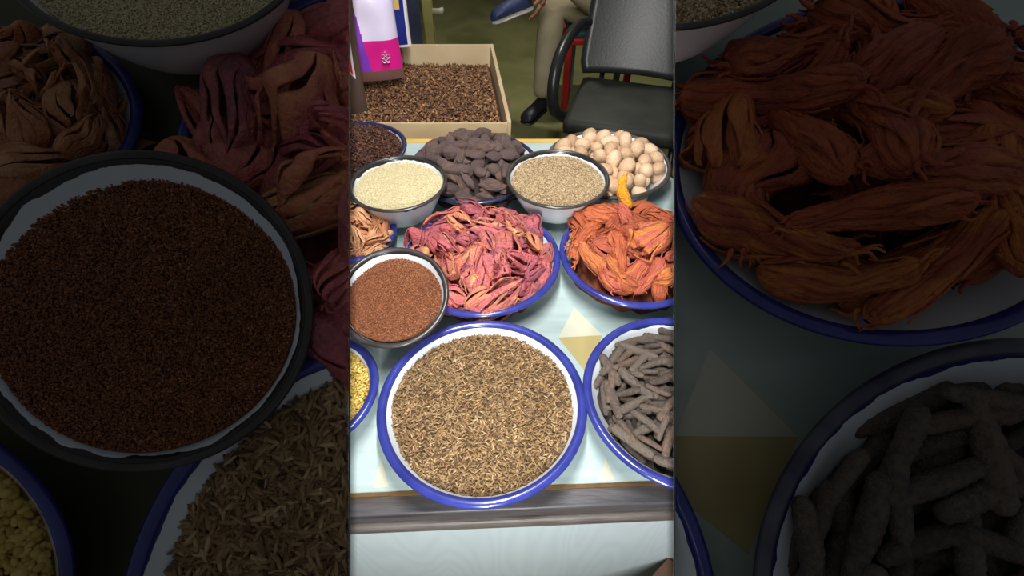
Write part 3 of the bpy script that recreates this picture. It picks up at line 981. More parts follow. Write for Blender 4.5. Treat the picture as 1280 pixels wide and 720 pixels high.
grains(b, 'cumin_seeds', 'shaded cumin seeds in the broad blue-rimmed basin on the left shelf', 'spice', h, Rf, [CUMINM, CUMINB], 26000, (.0205, .0054, .005), P_CUM, layers=2.0, tilt=.14)
b = bay_bowl((-.5313, -.1848, .5201), (.2501, -.3002, -.9205), .1159, .0394, BLUE, .0068, 'shaded blue-rimmed bowl of tan mace at the far side of the left shelf', L_)
h, Rf = mound_z(b, .012, .03, 45, .003)
bed(b, 'tan_mace_crumbs', 'shaded brown crumbs under the tan mace on the left shelf', h, Rf, TMACEB, .02)
pile(b, 'tan_mace_aril', 'shaded tan mace piece in the bowl on the left shelf', 'spice', 'tan mace on the left shelf', TMACES, h, Rf, .062, .028, .004, 51, ((-.006, 1), (.008, .97)), tilt=.45, jitter=.35)
b = bay_bowl((-.125, -.142, .5411), (.0901, -.2203, -.9713), .235, .0578, BLUE, .0078, 'broad shaded blue-rimmed basin of red mace along the inner edge of the left shelf', L_)
h, Rf = mound_z(b, .012, .026, 46, .004)
bed(b, 'mace_crumbs', 'shaded dark red crumbs under the mace on the left shelf', h, Rf, MACEB, .03)
pile(b, 'mace_aril', 'shaded pinkish red mace aril in the basin on the left shelf', 'spice', 'red mace on the left shelf', MACES, h, Rf - .004, .1, .045, .005, 52, ((-.014, 1), (.006, .97)), tilt=.35, jitter=.3, avoid=(bRedL,))
# ---- right shelf
R_ = NRGT
b = bay_bowl((.1442, -.3785, .5068), (-.07, -.43, -.9001), .1623, .10, BLACK, .0038, 'shaded white bowl of speckled seeds in the top corner of the right shelf', R_, body_mat=CHIP_BLACK, band=.007)
h, Rf = mound_z(b, .014, .008, 47, .002)
grains(b, 'ajwain_seeds', 'shaded speckled seeds in the bowl in the top corner of the right shelf', 'spice', h, Rf, [SPECKS, SPECKB], 24000, (.0044, .0028, .0026), PEBB, layers=1.6)
b = bay_bowl((-.0871, .3374, .473), (.02, -.0499, -.9986), .2894, .0579, BLUE, .0078, 'cut-off shaded blue-rimmed basin of cumin against the divider of the right shelf', R_, body_mat=CHIP_BLUE, band=.006)
h, Rf = mound_z(b, .013, .012, 48, .004)
grains(b, 'cumin_seeds', 'shaded sliver of cumin seeds against the divider of the right shelf', 'spice', h, Rf, [CUMINM, CUMINB], 26000, (.0215, .0052, .0048), P_CUM, layers=2.4)
b = bay_bowl((.3712, -.1394, .5068), (-.2501, -.3002, -.9205), .1997, .0519, BLUE, .0078, 'broad shaded blue-rimmed basin of orange mace on the right shelf', R_)
h, Rf = mound_z(b, .012, .035, 49, .004)
bed(b, 'orange_mace_crumbs', 'shaded dark orange crumbs under the mace bundles on the right shelf', h, Rf, OMACEB, .03)
pile(b, 'mace_bundle', 'shaded wrinkled orange mace bundle in the basin on the right shelf', 'spice', 'orange mace on the right shelf', BUNDS + BUNDS + OARILS[:1], h, Rf - .014, .148, .058, .010, 53, ((-.010, .84), (.014, .94)), tilt=.2, jitter=.25)
b = bay_bowl((.4764, .2949, .4417), (-.0804, -.0503, -.9955), .2462, .0492, STEEL, .008, 'broad shaded dark-rimmed basin of long peppers at the bottom of the right shelf', R_, body_mat=CHIP_BLUE, band=.012)
h, Rf = mound_z(b, .014, .018, 50, .004)
bed(b, 'pepper_crumbs', 'shaded dark crumbs between the long peppers on the right shelf', h, Rf, bpy.data.materials['pepper_bits'], .022)
pile(b, 'long_pepper', 'shaded dark long pepper in the basin on the right shelf', 'spice', 'long peppers on the right shelf', PEPS, h, Rf - .010, .094, .032, .006, 54, ((-.018, 1), (.006, .98)), tilt=.07, jitter=.3)

# ================================================================== BEHIND THE COUNTER
CARD = M('cardboard', [(186, 164, 128), (206, 186, 150)], scale=5, rough=.8)
FR_ = at_y(635, 150, 1.40); zr = FR_.z
BRp = on_z(616, 55, zr)
W0 = .62
bx0, bx1, by0, by1 = FR_.x - W0, FR_.x, 1.39, BRp.y
box = empty('cardboard_box', loc=((bx0 + bx1) / 2, (by0 + by1) / 2, zr - .22)); bpy.context.view_layer.update()
tag(box, 'open cardboard box full of brown dried buds behind the counter', 'box')
def wall_part(name, lo, hi):
    bm = bmesh.new(); box_bm(bm, lo, hi, bev=.002); child(name, bm_mesh(name, bm, [CARD]), box)
zb = zr - .22
wall_part('box_front', (bx0, by0, zb), (bx1, by0 + .006, zr - .005))
wall_part('box_back', (bx0, by1 - .006, zb), (bx1 + on_z(613, 56, zr).x - FR_.x, by1, zr))
wall_part('box_side', (bx0, by0, zb), (bx0 + .006, by1, zr))
# right side leans outward at the front
bm = bmesh.new()
XB = on_z(613, 56, zr).x - FR_.x
P = [(bx1 - .012, by0), (bx1, by0), (bx1 + XB, by1), (bx1 + XB - .012, by1)]
lo = [bm.verts.new((x, y, zb)) for x, y in P]; hi = [bm.verts.new((x + .01, y, zr)) for x, y in P]
bm.faces.new(hi); bm.faces.new(lo[::-1])
for i in range(4): bm.faces.new((lo[i], lo[(i + 1) % 4], hi[(i + 1) % 4], hi[i]))
child('box_side', bm_mesh('box_side', bm, [CARD]), box)
bm = bmesh.new(); box_bm(bm, (bx0, by0, zb - .006), (bx1 - .03, by1, zb)); child('box_bottom', bm_mesh('box_bottom', bm, [CARD]), box)
# what it stands on: a low bench
bench = empty('low_bench', loc=((bx0 + bx1) / 2, (by0 + by1) / 2, 0)); bpy.context.view_layer.update()
tag(bench, 'low wooden bench under the cardboard box behind the counter', 'bench')
WOODM = M('brown_wood', [(92, 66, 44), (120, 88, 60)], scale=5, rough=.6, stretch=(1, 6, 6))
bm = bmesh.new(); box_bm(bm, (bx0 - .05, by0 + .01, zb - .036), (bx1 + .0, by1 + .02, zb - .007), bev=.003); child('bench_top', bm_mesh('bench_top', bm, [WOODM]), bench)
for x in (bx0, bx1 - .06):
    for y in (by0 + .04, by1 - .04):
        bm = bmesh.new(); box_bm(bm, (x, y - .02, 0), (x + .04, y + .02, zb - .036), bev=.003); child('leg', bm_mesh('leg', bm, [WOODM]), bench)
# buds in the box
n = 6500
P = np.stack([bx0 + .01 + rng.random(n) * (W0 - .03), by0 + .01 + rng.random(n) * (by1 - by0 - .02), np.zeros(n)], -1)
P[:, 0] = np.minimum(P[:, 0], bx1 - .02 + XB * (P[:, 1] - by0) / (by1 - by0))
wb = Wob(5, 7, 10)
hz = lambda P: zr - .05 + .012 * wb.val(P) - .03 * np.clip((P[:, 1] - by0) / (by1 - by0), 0, 1) + .03 * np.clip(1 - (P[:, 1] - by0) / .3, 0, 1) * 0
P[:, 2] = hz(P) + (rng.random(n) - .5) * .012
Rr = rand_rot(n, .6); S = np.array((.0125, .0068, .0064))[None] * (1 + (rng.random((n, 3)) - .5) * .6)
pv, pq, pt = PEBB
V = (np.einsum('nij,nkj->nki', Rr, pv[None] * S[:, None]) + P[:, None]).reshape(-1, 3)
off = (np.arange(n) * len(pv))[:, None, None]
gx, gy = np.meshgrid(np.linspace(bx0 + .006, bx1 - .012, 50), np.linspace(by0 + .006, by1 - .006, 50), indexing='ij')
G = np.stack([gx.ravel(), gy.ravel(), 0 * gx.ravel()], -1)
G[:, 0] = np.minimum(G[:, 0], bx1 - .008 + XB * (G[:, 1] - by0) / (by1 - by0))
G[:, 2] = hz(G * [1, 1, 0]) - .004
Fg = grid_faces(50, 50)
me = mesh_np('dried_buds', np.vstack([G, V]), [np.vstack([Fg, (pq[None] + off).reshape(-1, 4) + len(G)]), (pt[None] + off).reshape(-1, 3) + len(G)], [ALLS, ALLSB],
             np.concatenate([np.ones(len(Fg)), np.zeros(n * (len(pq) + len(pt)))]))
tag(link('dried_buds', me), 'brown dried buds filling the open cardboard box', 'spice', kind='stuff')
BUDZ = zr - .05


# ------------------------------------------------------------------ packets standing in the box
def packet(name, label, base_px, top_px, y, w, th, lean, mats, zones, seed, group=None, yaw=0.0):
    """crinkled sachet; zones(u,v)->material index, u across, v up"""
    b = at_y(*base_px, y); t = at_y(*top_px, y)
    h = (t - b).length
    nu, nv = 61, 97
    u = np.linspace(0, 1, nu); v = np.linspace(0, 1, nv)
    U, Vv = np.meshgrid(u, v, indexing='ij')
    bul = (np.sin(np.pi * U) ** .55) * (np.clip(np.sin(np.pi * np.clip(Vv * .95 + .05, 0, 1)), 0, 1) ** .6)
    wv = Wob(seed, 7, 10)
    parts = []
    sides = []
    for s in (1, -1):
        X = (U - .5) * w * (1 - .06 * np.sin(np.pi * Vv)); Y = -s * th / 2 * bul; Z = Vv * h
        Pn = np.stack([X, Y, Z], -1).reshape(-1, 3)
        Pn[:, 1] += -s * .006 * wv.val(Pn * 6) * bul.ravel()
        parts.append(Pn)
    Q = grid_faces(nu, nv)
    k = nu * nv
    fm = []
    for q in Q:
        uu, vv = U.ravel()[q].mean(), Vv.ravel()[q].mean(); fm.append(zones(uu, vv))
    me = mesh_np(name, np.vstack(parts), [np.vstack([Q, Q[:, ::-1] + k])], mats, np.array(fm + fm))
    o = link(name, me)
    ax = (t - b).normalized()
    q = Vector((0, 0, 1)).rotation_difference(ax)
    o.matrix_world = Matrix.Translation(b) @ q.to_matrix().to_4x4() @ Matrix.Rotation(yaw, 4, 'Z')
    tag(o, label, 'packet', group)
    return o, h


def plastic(name, col, rough=.3): return M(name, [col, tuple(min(255, int(c * 1.08 + 4)) for c in col)], scale=6, rough=rough, spec=.5)
PW = plastic('white_plastic', (214, 206, 232)); PP = plastic('purple_plastic', (122, 58, 176)); PK = plastic('pink_plastic', (208, 30, 132)); LP = plastic('lilac_plastic', (186, 150, 214))
CLR = plastic('clear_tip', (112, 78, 74)); NV = plastic('navy_plastic', (28, 40, 118)); GD = plastic('gold_print', (196, 164, 92)); RD = plastic('red_plastic', (204, 28, 40)); DK = plastic('dark_sachet', (84, 68, 62), .25); WT = plastic('white_print', (226, 222, 226))


def zp(u, v):
    if v < .09: return 4
    if u < .42 - .26 * v: return 1
    if v < .36: return 2
    if v > .8 and u < .72: return 3
    return 0
pk, ph_ = packet('spice_packet', 'purple and white packet with a pink panel standing in the brown buds', (474, 99), (446, -60), 1.72, .18, .07, 0, [PW, PP, PK, LP, CLR], zp, 3, yaw=.25)
# little white flower-like emblem on the pink panel
def emblem(root, cu, cv, s, mat):
    parts = []
    for dx, dz, r in ((0, 0, .5), (-.5, .15, .34), (.5, .15, .34), (0, .62, .34), (-.35, -.6, .4), (.35, -.6, .4)):
        t = np.linspace(0, 2 * np.pi, 17)[:-1]
        ri, ro = r * .72, r
        c = np.array([cu + dx * s, -.0385, cv + dz * s])
        a = c + np.stack([np.cos(t) * ro * s, 0 * t, np.sin(t) * ro * s], -1); b_ = c + np.stack([np.cos(t) * ri * s, 0 * t, np.sin(t) * ri * s], -1)
        V = np.vstack([a, b_, a + [0, .012, 0], b_ + [0, .012, 0]]); i = np.arange(16); j = (i + 1) % 16
        parts.append((V, [np.vstack([np.stack([i, j, j + 16, i + 16], 1), np.stack([i, j, j + 32, i + 32], 1), np.stack([i + 16, j + 16, j + 48, i + 48], 1)])], 0))
    V, Fs, fm = join_parts(parts)
    o = bpy.data.objects.new('emblem', mesh_np('emblem', V, Fs, [mat])); COL.objects.link(o); o.parent = root
emblem(pk, .034, ph_ * .225, .017, plastic('pale_pink_print', (236, 170, 214)))
packet('spice_packet', 'navy blue packet with gold print standing behind the purple packet', (492, 58), (478, -60), 1.86, .13, .06, 0, [NV, GD, WT], lambda u, v: (2 if (u > .9 or v < .03) else (1 if v > .45 and .3 < u < .78 and abs(v - .78) < .33 else 0)), 5, yaw=.2)
packet('spice_packet', 'dark sachet with a red and white pointed label beside the purple packet', (431, 154), (396, -40), 1.55, .17, .10, 0, [DK, RD, WT], lambda u, v: (1 if v > .40 + abs(u - .62) * -.0 + (.86 - u) * .55 and u < .86 else (2 if v > .36 + (.9 - u) * .55 and u < .9 else 0)), 8, yaw=.1)


# ------------------------------------------------------------------ black armchair
VIN = M('black_vinyl', [(30, 31, 33), (44, 45, 48)], scale=5, rough=.38, spec=.5, bump=(90, .12))
VINS = M('dusty_black_seat', [(22, 24, 22), (52, 54, 48)], scale=5, rough=.6, detail=6)
ARMM = M('black_plastic', [(24, 26, 26), (36, 38, 38)], scale=5, rough=.3)
pc = on_z(788, 132, .46)
face = Vector((-.30, -1, 0)).normalized(); side = Vector((-face.y, face.x, 0))      # side points to the picture's right
CH = Matrix(((side.x, -face.x, 0, pc.x), (side.y, -face.y, 0, pc.y), (0, 0, 1, 0), (0, 0, 0, 1)))
chair = empty('armchair', CH); tag(chair, 'black vinyl armchair with looped plastic arms behind the nutmegs', 'chair')


def sub(name, me, root):
    o = bpy.data.objects.new(name, me); COL.objects.link(o); o.parent = root
    return o


bm = bmesh.new(); box_bm(bm, (-.27, -.25, .40), (.27, .24, .475), bev=.03)
sub('seat', bm_mesh('seat', bm, [VINS], True), chair)
nu, nv = 21, 25
u = np.linspace(-1, 1, nu); v = np.linspace(0, 1, nv)
U, V_ = np.meshgrid(u, v, indexing='ij')
wdt = .285 * (1 - .10 * V_ ** 2) * np.where(V_ < .08, .93 + V_ * .9, 1)
X = U * wdt; Z = .50 + V_ * .60 + 0 * U; Y = .25 + .20 * V_ - .035 * (1 - U ** 2) * 0 + .05 * (U ** 2) * -1 + .03 * np.sin(V_ * 3)
Vs, Qs = solidify(np.stack([X, Y, Z], -1).reshape(-1, 3), grid_faces(nu, nv), .045)
sub('backrest', mesh_np('backrest', Vs, Qs, [VIN]), chair)
for s in (-1, 1):
    ctrl = [(s * .275, .30, .70), (s * .305, .20, .715), (s * .325, .05, .705), (s * .335, -.09, .665), (s * .335, -.17, .58), (s * .325, -.17, .48), (s * .295, -.12, .42), (s * .25, -.06, .40)]
    c = np.array(ctrl); tt = np.linspace(0, len(c) - 1, 40); ii = np.clip(tt.astype(int), 0, len(c) - 2); fr = (tt - ii)[:, None]
    P = []
    for k in range(40):
        i = ii[k]; p0, p1, p2, p3 = c[max(i - 1, 0)], c[i], c[i + 1], c[min(i + 2, len(c) - 1)]; t = tt[k] - i
        P.append(.5 * ((2 * p1) + (-p0 + p2) * t + (2 * p0 - 5 * p1 + 4 * p2 - p3) * t * t + (-p0 + 3 * p1 - 3 * p2 + p3) * t ** 3))
    Vs, Fs = tube(P, .026, 14); Vs, Fs, _ = join_parts([(Vs, Fs, 0)])
    sub('armrest', mesh_np('armrest', Vs, Fs, [ARMM]), chair)
    for yy in (-.2, .2):
        Vs, Fs = tube([(s * .22, yy, .40), (s * .24, yy * 1.1, .2), (s * .25, yy * 1.15, 0)], .014, 12); Vs, Fs, _ = join_parts([(Vs, Fs, 0)])
        sub('leg', mesh_np('leg', Vs, Fs, [ARMM]), chair)
    Vs, Fs = tube([(s * .18, .12, .41), (s * .18, .27, .42), (s * .18, .30, .56), (s * .18, .34, .75)], .013, 10); Vs, Fs, _ = join_parts([(Vs, Fs, 0)])
    sub('back_support', mesh_np('back_support', Vs, Fs, [ARMM]), chair)


# ------------------------------------------------------------------ people
def skin(name, pts, edges, mat, parent, sub_lv=2):
    """pts: list of (co, radius); first point is the root"""
    me = bpy.data.meshes.new(name)
    me.from_pydata([p[0] for p in pts], edges, [])
    o = bpy.data.objects.new(name, me); COL.objects.link(o)
    md = o.modifiers.new('skin', 'SKIN'); md.use_smooth_shade = True
    sv = me.skin_vertices[0].data if me.skin_vertices else None
    if sv is None:
        me.skin_vertices.new() if hasattr(me.skin_vertices, 'new') else None
        sv = me.skin_vertices[0].data
    for i, p in enumerate(pts):
        r = p[1]; sv[i].radius = (r, r) if np.isscalar(r) else r
        sv[i].use_root = (i == 0)
    ms = o.modifiers.new('sub', 'SUBSURF'); ms.levels = sub_lv; ms.render_levels = sub_lv
    bpy.context.view_layer.update()
    dg = bpy.context.evaluated_depsgraph_get()
    m2 = bpy.data.meshes.new_from_object(o.evaluated_get(dg))
    m2.name = name; m2.materials.clear(); m2.materials.append(mat)
    m2.polygons.foreach_set('use_smooth', np.full(len(m2.polygons), True))
    o.modifiers.clear(); o.data = m2
    if parent is not None: o.parent = parent
    return o


SKINM = M('brown_skin', [(142, 98, 74), (164, 116, 90)], scale=6, rough=.55)
BEIGE = M('beige_trousers', [(150, 138, 112), (172, 160, 132)], scale=5, rough=.85, bump=(20, .4, .01))
JEANS = M('navy_jeans', [(34, 40, 60), (52, 58, 80)], scale=6, rough=.85, bump=(20, .4, .01))
SHIRT = M('grey_shirt', [(112, 112, 116), (132, 132, 136)], scale=6, rough=.85)
SHIRT2 = M('white_shirt', [(190, 190, 186), (206, 206, 202)], scale=6, rough=.85)
HAIRM = M('black_hair', [(18, 15, 13), (34, 28, 24)], scale=20, rough=.6)
NVSHOE = M('navy_shoe', [(40, 50, 86), (54, 64, 104)], scale=8, rough=.5)
BKSHOE = M('black_shoe', [(20, 20, 24), (34, 34, 40)], scale=8, rough=.45)
SOLEM = M('pale_sole', [(178, 176, 166), (198, 196, 188)], scale=8, rough=.6)
EYEM = M('eye', [(24, 18, 14), (36, 26, 20)], scale=4, rough=.2)


def add_hand(pts, edges, wrist, direction, palm_n, s=1.0, curl=.35):
    """palm and five unequal bent fingers hanging off vertex index wrist"""
    w = Vector(pts[wrist][0]); d = Vector(direction).normalized(); n = Vector(palm_n); n = (n - d * n.dot(d)).normalized(); a = d.cross(n)
    pts.append((tuple(w + d * .045 * s), (.030 * s, .016 * s))); c = len(pts) - 1; edges.append((wrist, c))
    for off, ln, t0 in ((-.030, .066, .04), (-.010, .078, .046), (.010, .074, .044), (.029, .058, .038)):
        b = w + d * (.045 + t0) * s + a * off * s
        pts.append((tuple(b), .0095 * s)); i0 = len(pts) - 1; edges.append((c, i0))
        p, dd = b, d.copy()
        for q in range(3):
            dd = (dd + n * curl * .7).normalized(); p = p + dd * ln * s * (.42, .32, .26)[q]
            pts.append((tuple(p), (.0088, .0082, .0066)[q] * s)); edges.append((len(pts) - 2 if q else i0, len(pts) - 1))
    # thumb from the side of the palm
    b = w + d * .022 * s - a * .032 * s
    pts.append((tuple(b), .012 * s)); edges.append((wrist, len(pts) - 1))
    p = b
    for q in range(2):
        p = p + (d * .8 - a * .45 + n * .4).normalized() * (.036, .028)[q] * s
        pts.append((tuple(p), (.0105, .0085)[q] * s)); edges.append((len(pts) - 2, len(pts) - 1))


def head_bits(root, head, look):
    look = Vector(look).normalized(); up = Vector((0, 0, 1)); sd = look.cross(up).normalized(); h = Vector(head)
    Mh = Matrix(((sd.x, look.x, 0, h.x), (sd.y, look.y, 0, h.y), (sd.z, look.z, 1, h.z), (0, 0, 0, 1)))
    bm = bmesh.new(); bmesh.ops.create_icosphere(bm, subdivisions=3, radius=1)
    for v in list(bm.verts):
        if v.co.z < -.1 + .45 * max(0, v.co.y) * 1.4 or (v.co.y > .45 and v.co.z < .62): bm.verts.remove(v)
    for v in bm.verts: v.co = Mh @ Vector((v.co.x * .089, v.co.y * .106 - .008, v.co.z * .125 + .004))
    sub('hair', bm_mesh('hair', bm, [HAIRM], True), root)
    for s in (-1, 1):
        bm = bmesh.new(); bmesh.ops.create_uvsphere(bm, u_segments=12, v_segments=8, radius=.0105)
        for v in bm.verts: v.co = Mh @ (v.co + Vector((s * .031, .083, .0)))
        sub('eye', bm_mesh('eye', bm, [EYEM], True), root)


def shoe(root, ankle, toe_dir, mat, up=(0, 0, 1), L=.26):
    d = Vector(toe_dir).normalized(); u = Vector(up); u = (u - d * u.dot(d)).normalized(); s = d.cross(u)
    A = Vector(ankle)
    n, m = 24, 18; V, Vs2 = [], []
    for i, x in enumerate(np.linspace(0, 1, n)):
        w = .046 * np.interp(x, [0, .05, .2, .45, .72, .9, .98, 1], [.1, .62, .8, .8, 1.0, .95, .7, .2])
        hgt = np.interp(x, [0, .05, .2, .32, .5, .75, .92, 1], [.02, .075, .088, .088, .075, .062, .048, .012])
        c = A + d * (x * L - .07) - u * .075
        for j in range(m):
            a = 2 * math.pi * j / m
            V.append(c + s * (w * math.cos(a)) + u * (hgt * .5 + hgt * .5 * math.sin(a)))
            Vs2.append(c + s * (w * 1.06 * math.cos(a)) + u * (-.008 + .011 * math.sin(a)))
    ii, jj = np.meshgrid(np.arange(n - 1), np.arange(m), indexing='ij'); j2 = (jj + 1) % m
    Q = np.stack([ii * m + jj, ii * m + j2, (ii + 1) * m + j2, (ii + 1) * m + jj], -1).reshape(-1, 4)
    sh = sub('shoe', mesh_np('shoe', [tuple(v) for v in V], Q, [mat]), root)
    sub('shoe_sole', mesh_np('shoe_sole', [tuple(v) for v in Vs2], Q, [SOLEM if mat is NVSHOE else BKSHOE]), sh)


def person_body(root, J, hands, look):
    """J: joint name -> position. one continuous figure"""
    names = ['hip', 'waist', 'chest', 'neck', 'jaw', 'head', 'crown']
    rad = dict(hip=(.15, .11), waist=(.135, .10), chest=(.155, .105), neck=.052, jaw=(.062, .07), head=(.078, .092), crown=.05)
    pts = [(J[n], rad[n]) for n in names]; ed = [(i, i + 1) for i in range(6)]
    lk = Vector(look).normalized(); h = Vector(J['head'])
    pts.append((tuple(h + lk * .098 - Vector((0, 0, .018))), .013)); ed.append((5, 7))
    sd = lk.cross(Vector((0, 0, 1)))
    for s in (-1, 1):
        pts.append((tuple(h + sd * .083 * s - Vector((0, 0, .01))), (.008, .02))); ed.append((5, len(pts) - 1))
    for s in 'LR':
        base = 2; first = True
        for n, r in (('sho', .056), ('elb', .041), ('wri', .027)):
            pts.append((J[n + s], r)); ed.append((base, len(pts) - 1)); base = len(pts) - 1
        dr, pn = hands[s]; add_hand(pts, ed, base, dr, pn)
        base = 0
        for n, r in (('thi', .085), ('kne', .056), ('ank', .04)):
            pts.append((J[n + s], r)); ed.append((base, len(pts) - 1)); base = len(pts) - 1
    return skin('body', pts, ed, SKINM, root)


def trousers(root, J, mat, r=(.105, .09, .075, .058)):
    pts = [(J['waist'], (.15, .115)), (J['hip'], (.165, .125))]; ed = [(0, 1)]
    for s in 'LR':
        t, k, a = Vector(J['thi' + s]), Vector(J['kne' + s]), Vector(J['ank' + s])
        for p, q in ((t, r[0]), (t.lerp(k, .5), r[1]), (k, r[2] * 1.06), (k.lerp(a, .12), r[2]), (k.lerp(a, .6), r[2] * .86), (a, r[3])):
            pts.append((tuple(p), q)); ed.append((1 if (p - t).length < 1e-6 else len(pts) - 2, len(pts) - 1))
    return skin('trousers', pts, ed, mat, root)


def shirt(root, J, mat):
    pts = [(J['hip'], (.162, .12)), (J['waist'], (.155, .12)), (J['chest'], (.172, .122)), (tuple(Vector(J['chest']).lerp(Vector(J['neck']), .7)), .07)]; ed = [(0, 1), (1, 2), (2, 3)]
    for s in 'LR':
        a, b = Vector(J['sho' + s]), Vector(J['elb' + s])
        pts.append((tuple(a), .068)); ed.append((2, len(pts) - 1)); pts.append((tuple(a.lerp(b, .75)), .058)); ed.append((len(pts) - 2, len(pts) - 1))
    return skin('shirt', pts, ed, mat, root)


pr = empty('person', loc=(0, 0, 0))
pr.matrix_world = Matrix.Identity(4)
tag(pr, 'person in beige trousers seated behind the counter, one leg crossed, hand hanging over the knee', 'person')
J = dict(hip=(.68, 3.10, .58), waist=(.70, 3.10, .76), chest=(.67, 3.10, .98), neck=(.64, 3.10, 1.18), jaw=(.61, 3.10, 1.25), head=(.60, 3.10, 1.33), crown=(.61, 3.10, 1.42),
         thiL=(.60, 3.17, .57), kneL=(.235, 3.05, .62), ankL=(.185, 3.03, .085),
         thiR=(.60, 2.98, .59), kneR=(.30, 2.86, .80), ankR=(.06, 2.97, .715),
         shoR=(.65, 2.90, 1.08), elbR=(.42, 2.80, .92), wriR=(.175, 2.835, .755),
         shoL=(.65, 3.30, 1.08), elbL=(.50, 3.38, .86), wriL=(.36, 3.20, .74))
person_body(pr, J, {'R': ((-.35, .02, -1), (-.6, .2, .3)), 'L': ((-.8, -.5, -.3), (0, 0, -1))}, (-1, 0, -.1))
trousers(pr, J, BEIGE, (.105, .095, .086, .058)); shirt(pr, J, SHIRT); head_bits(pr, J['head'], (-1, 0, 0))
shoe(pr, (.18, 3.02, .085), (-.55, -.85, 0), BKSHOE)
shoe(pr, (.035, 2.965, .695), (-.9, -.35, -.2), NVSHOE, up=(-.3, 0, 1), L=.25)

p2 = empty('person'); tag(p2, 'person in dark navy jeans standing behind the navy packet', 'person')
X0 = -.53
J = dict(hip=(X0 - .09, 2.62, .93), waist=(X0 - .09, 2.62, 1.08), chest=(X0 - .09, 2.61, 1.30), neck=(X0 - .09, 2.61, 1.48), jaw=(X0 - .09, 2.59, 1.55), head=(X0 - .09, 2.59, 1.62), crown=(X0 - .09, 2.6, 1.71),
         thiL=(X0, 2.62, .86), kneL=(X0 + .01, 2.58, .50), ankL=(X0 + .02, 2.64, .10), thiR=(X0 - .19, 2.62, .86), kneR=(X0 - .20, 2.6, .50), ankR=(X0 - .2, 2.66, .10),
         shoL=(X0 + .09, 2.61, 1.40), elbL=(X0 + .14, 2.66, 1.16), wriL=(X0 + .08, 2.46, 1.10), shoR=(X0 - .27, 2.61, 1.40), elbR=(X0 - .32, 2.66, 1.16), wriR=(X0 - .26, 2.46, 1.10))
person_body(p2, J, {'L': ((-.5, -1, -.1), (0, 0, -1)), 'R': ((.5, -1, -.1), (0, 0, -1))}, (0, -1, 0))
trousers(p2, J, JEANS, (.095, .085, .07, .062)); shirt(p2, J, SHIRT2); head_bits(p2, J['head'], (0, -1, 0))
shoe(p2, J['ankL'], (.1, -1, 0), BKSHOE); shoe(p2, J['ankR'], (-.1, -1, 0), BKSHOE)

# ------------------------------------------------------------------ stool under the seated person
REDP = M('red_stool_plastic', [(150, 26, 26), (176, 36, 34)], scale=5, rough=.4)
TEALM = M('teal_pad', [(30, 66, 70), (42, 84, 88)], scale=6, rough=.7)
GREYM = M('grey_metal', [(96, 98, 94), (116, 118, 112)], scale=6, rough=.4)
st = empty('stool', Matrix.Translation((.52, 3.22, 0))); tag(st, 'red stool with a teal seat pad under the seated person', 'stool')
bm = bmesh.new(); box_bm(bm, (-.21, -.19, .41), (.24, .19, .45), bev=.012); sub('seat', bm_mesh('seat', bm, [REDP]), st)
bm = bmesh.new(); box_bm(bm, (-.19, -.18, .45), (.23, .18, .485), bev=.015); sub('seat_pad', bm_mesh('seat_pad', bm, [TEALM]), st)
for x, y, mt in ((-.18, -.16, REDP), (-.12, .15, GREYM), (.2, -.16, REDP), (.2, .15, GREYM)):
    bm = bmesh.new(); box_bm(bm, (x - .02, y - .02, 0), (x + .02, y + .02, .41), bev=.006); sub('leg', bm_mesh('leg', bm, [mt]), st)

# ------------------------------------------------------------------ olive post with a pipe stub
OLIV = M('olive_paint', [(128, 122, 66), (150, 144, 86)], scale=5, rough=.6)
pp = at_y(536, 24, 2.95)
post = empty('painted_post', Matrix.Translation((pp.x, 2.95, 0))); tag(post, 'olive-yellow painted post beside the person in navy jeans', 'post')
bm = bmesh.new(); box_bm(bm, (-.026, -.03, 0), (.026, .03, 2.4), bev=.006); sub('shaft', bm_mesh('shaft', bm, [OLIV]), post)
zz = at_y(548, 14, 2.95).z
Vs, Fs = tube([(.02, 0, zz), (.06, 0, zz), (.085, -.005, zz + .004)], [.016, .015, .018], 12); Vs, Fs, _ = join_parts([(Vs, Fs, 0)])
sub('pipe_stub', mesh_np('pipe_stub', Vs, Fs, [M('pale_pipe', [(150, 146, 124), (170, 166, 146)], rough=.5)]), post)

# ------------------------------------------------------------------ brown stool in front of the counter
a, b = on_z(815, 720, .36), on_z(842, 690, .36)
e = (b - a).normalized(); inn = Vector((e.y, -e.x, 0)); inn = inn if inn.x > 0 else -inn
s0, s1 = a - e * .27, a + e * .055
fst = empty('wooden_stool'); tag(fst, 'brown wooden stool whose corner shows in front of the counter at the lower right', 'stool')
bm = bmesh.new(); prism(bm, [s0, s1, s1 + inn * .3, s0 + inn * .3], .33, .36); sub('seat', bm_mesh('seat', bm, [M('dark_brown_wood', [(84, 60, 48), (110, 82, 66)], scale=6, rough=.55, stretch=(1, 7, 1))]), fst)
for p in (s0 + e * .04 + inn * .04, s1 - e * .04 + inn * .04, s1 - e * .04 + inn * .26, s0 + e * .04 + inn * .26):
    Vs, Fs = tube([(p.x, p.y, 0), (p.x, p.y, .2), (p.x, p.y, .33)], .016, 12); Vs, Fs, _ = join_parts([(Vs, Fs, 0)]); sub('leg', mesh_np('leg', Vs, Fs, [WOODM]), fst)

# ================================================================== LIGHT
BLK = M('matte_black_metal', [(10, 10, 10), (16, 16, 16)], rough=.9, spec=.1)
ALU = M('grey_lamp_housing', [(120, 122, 124), (136, 138, 140)], rough=.4)


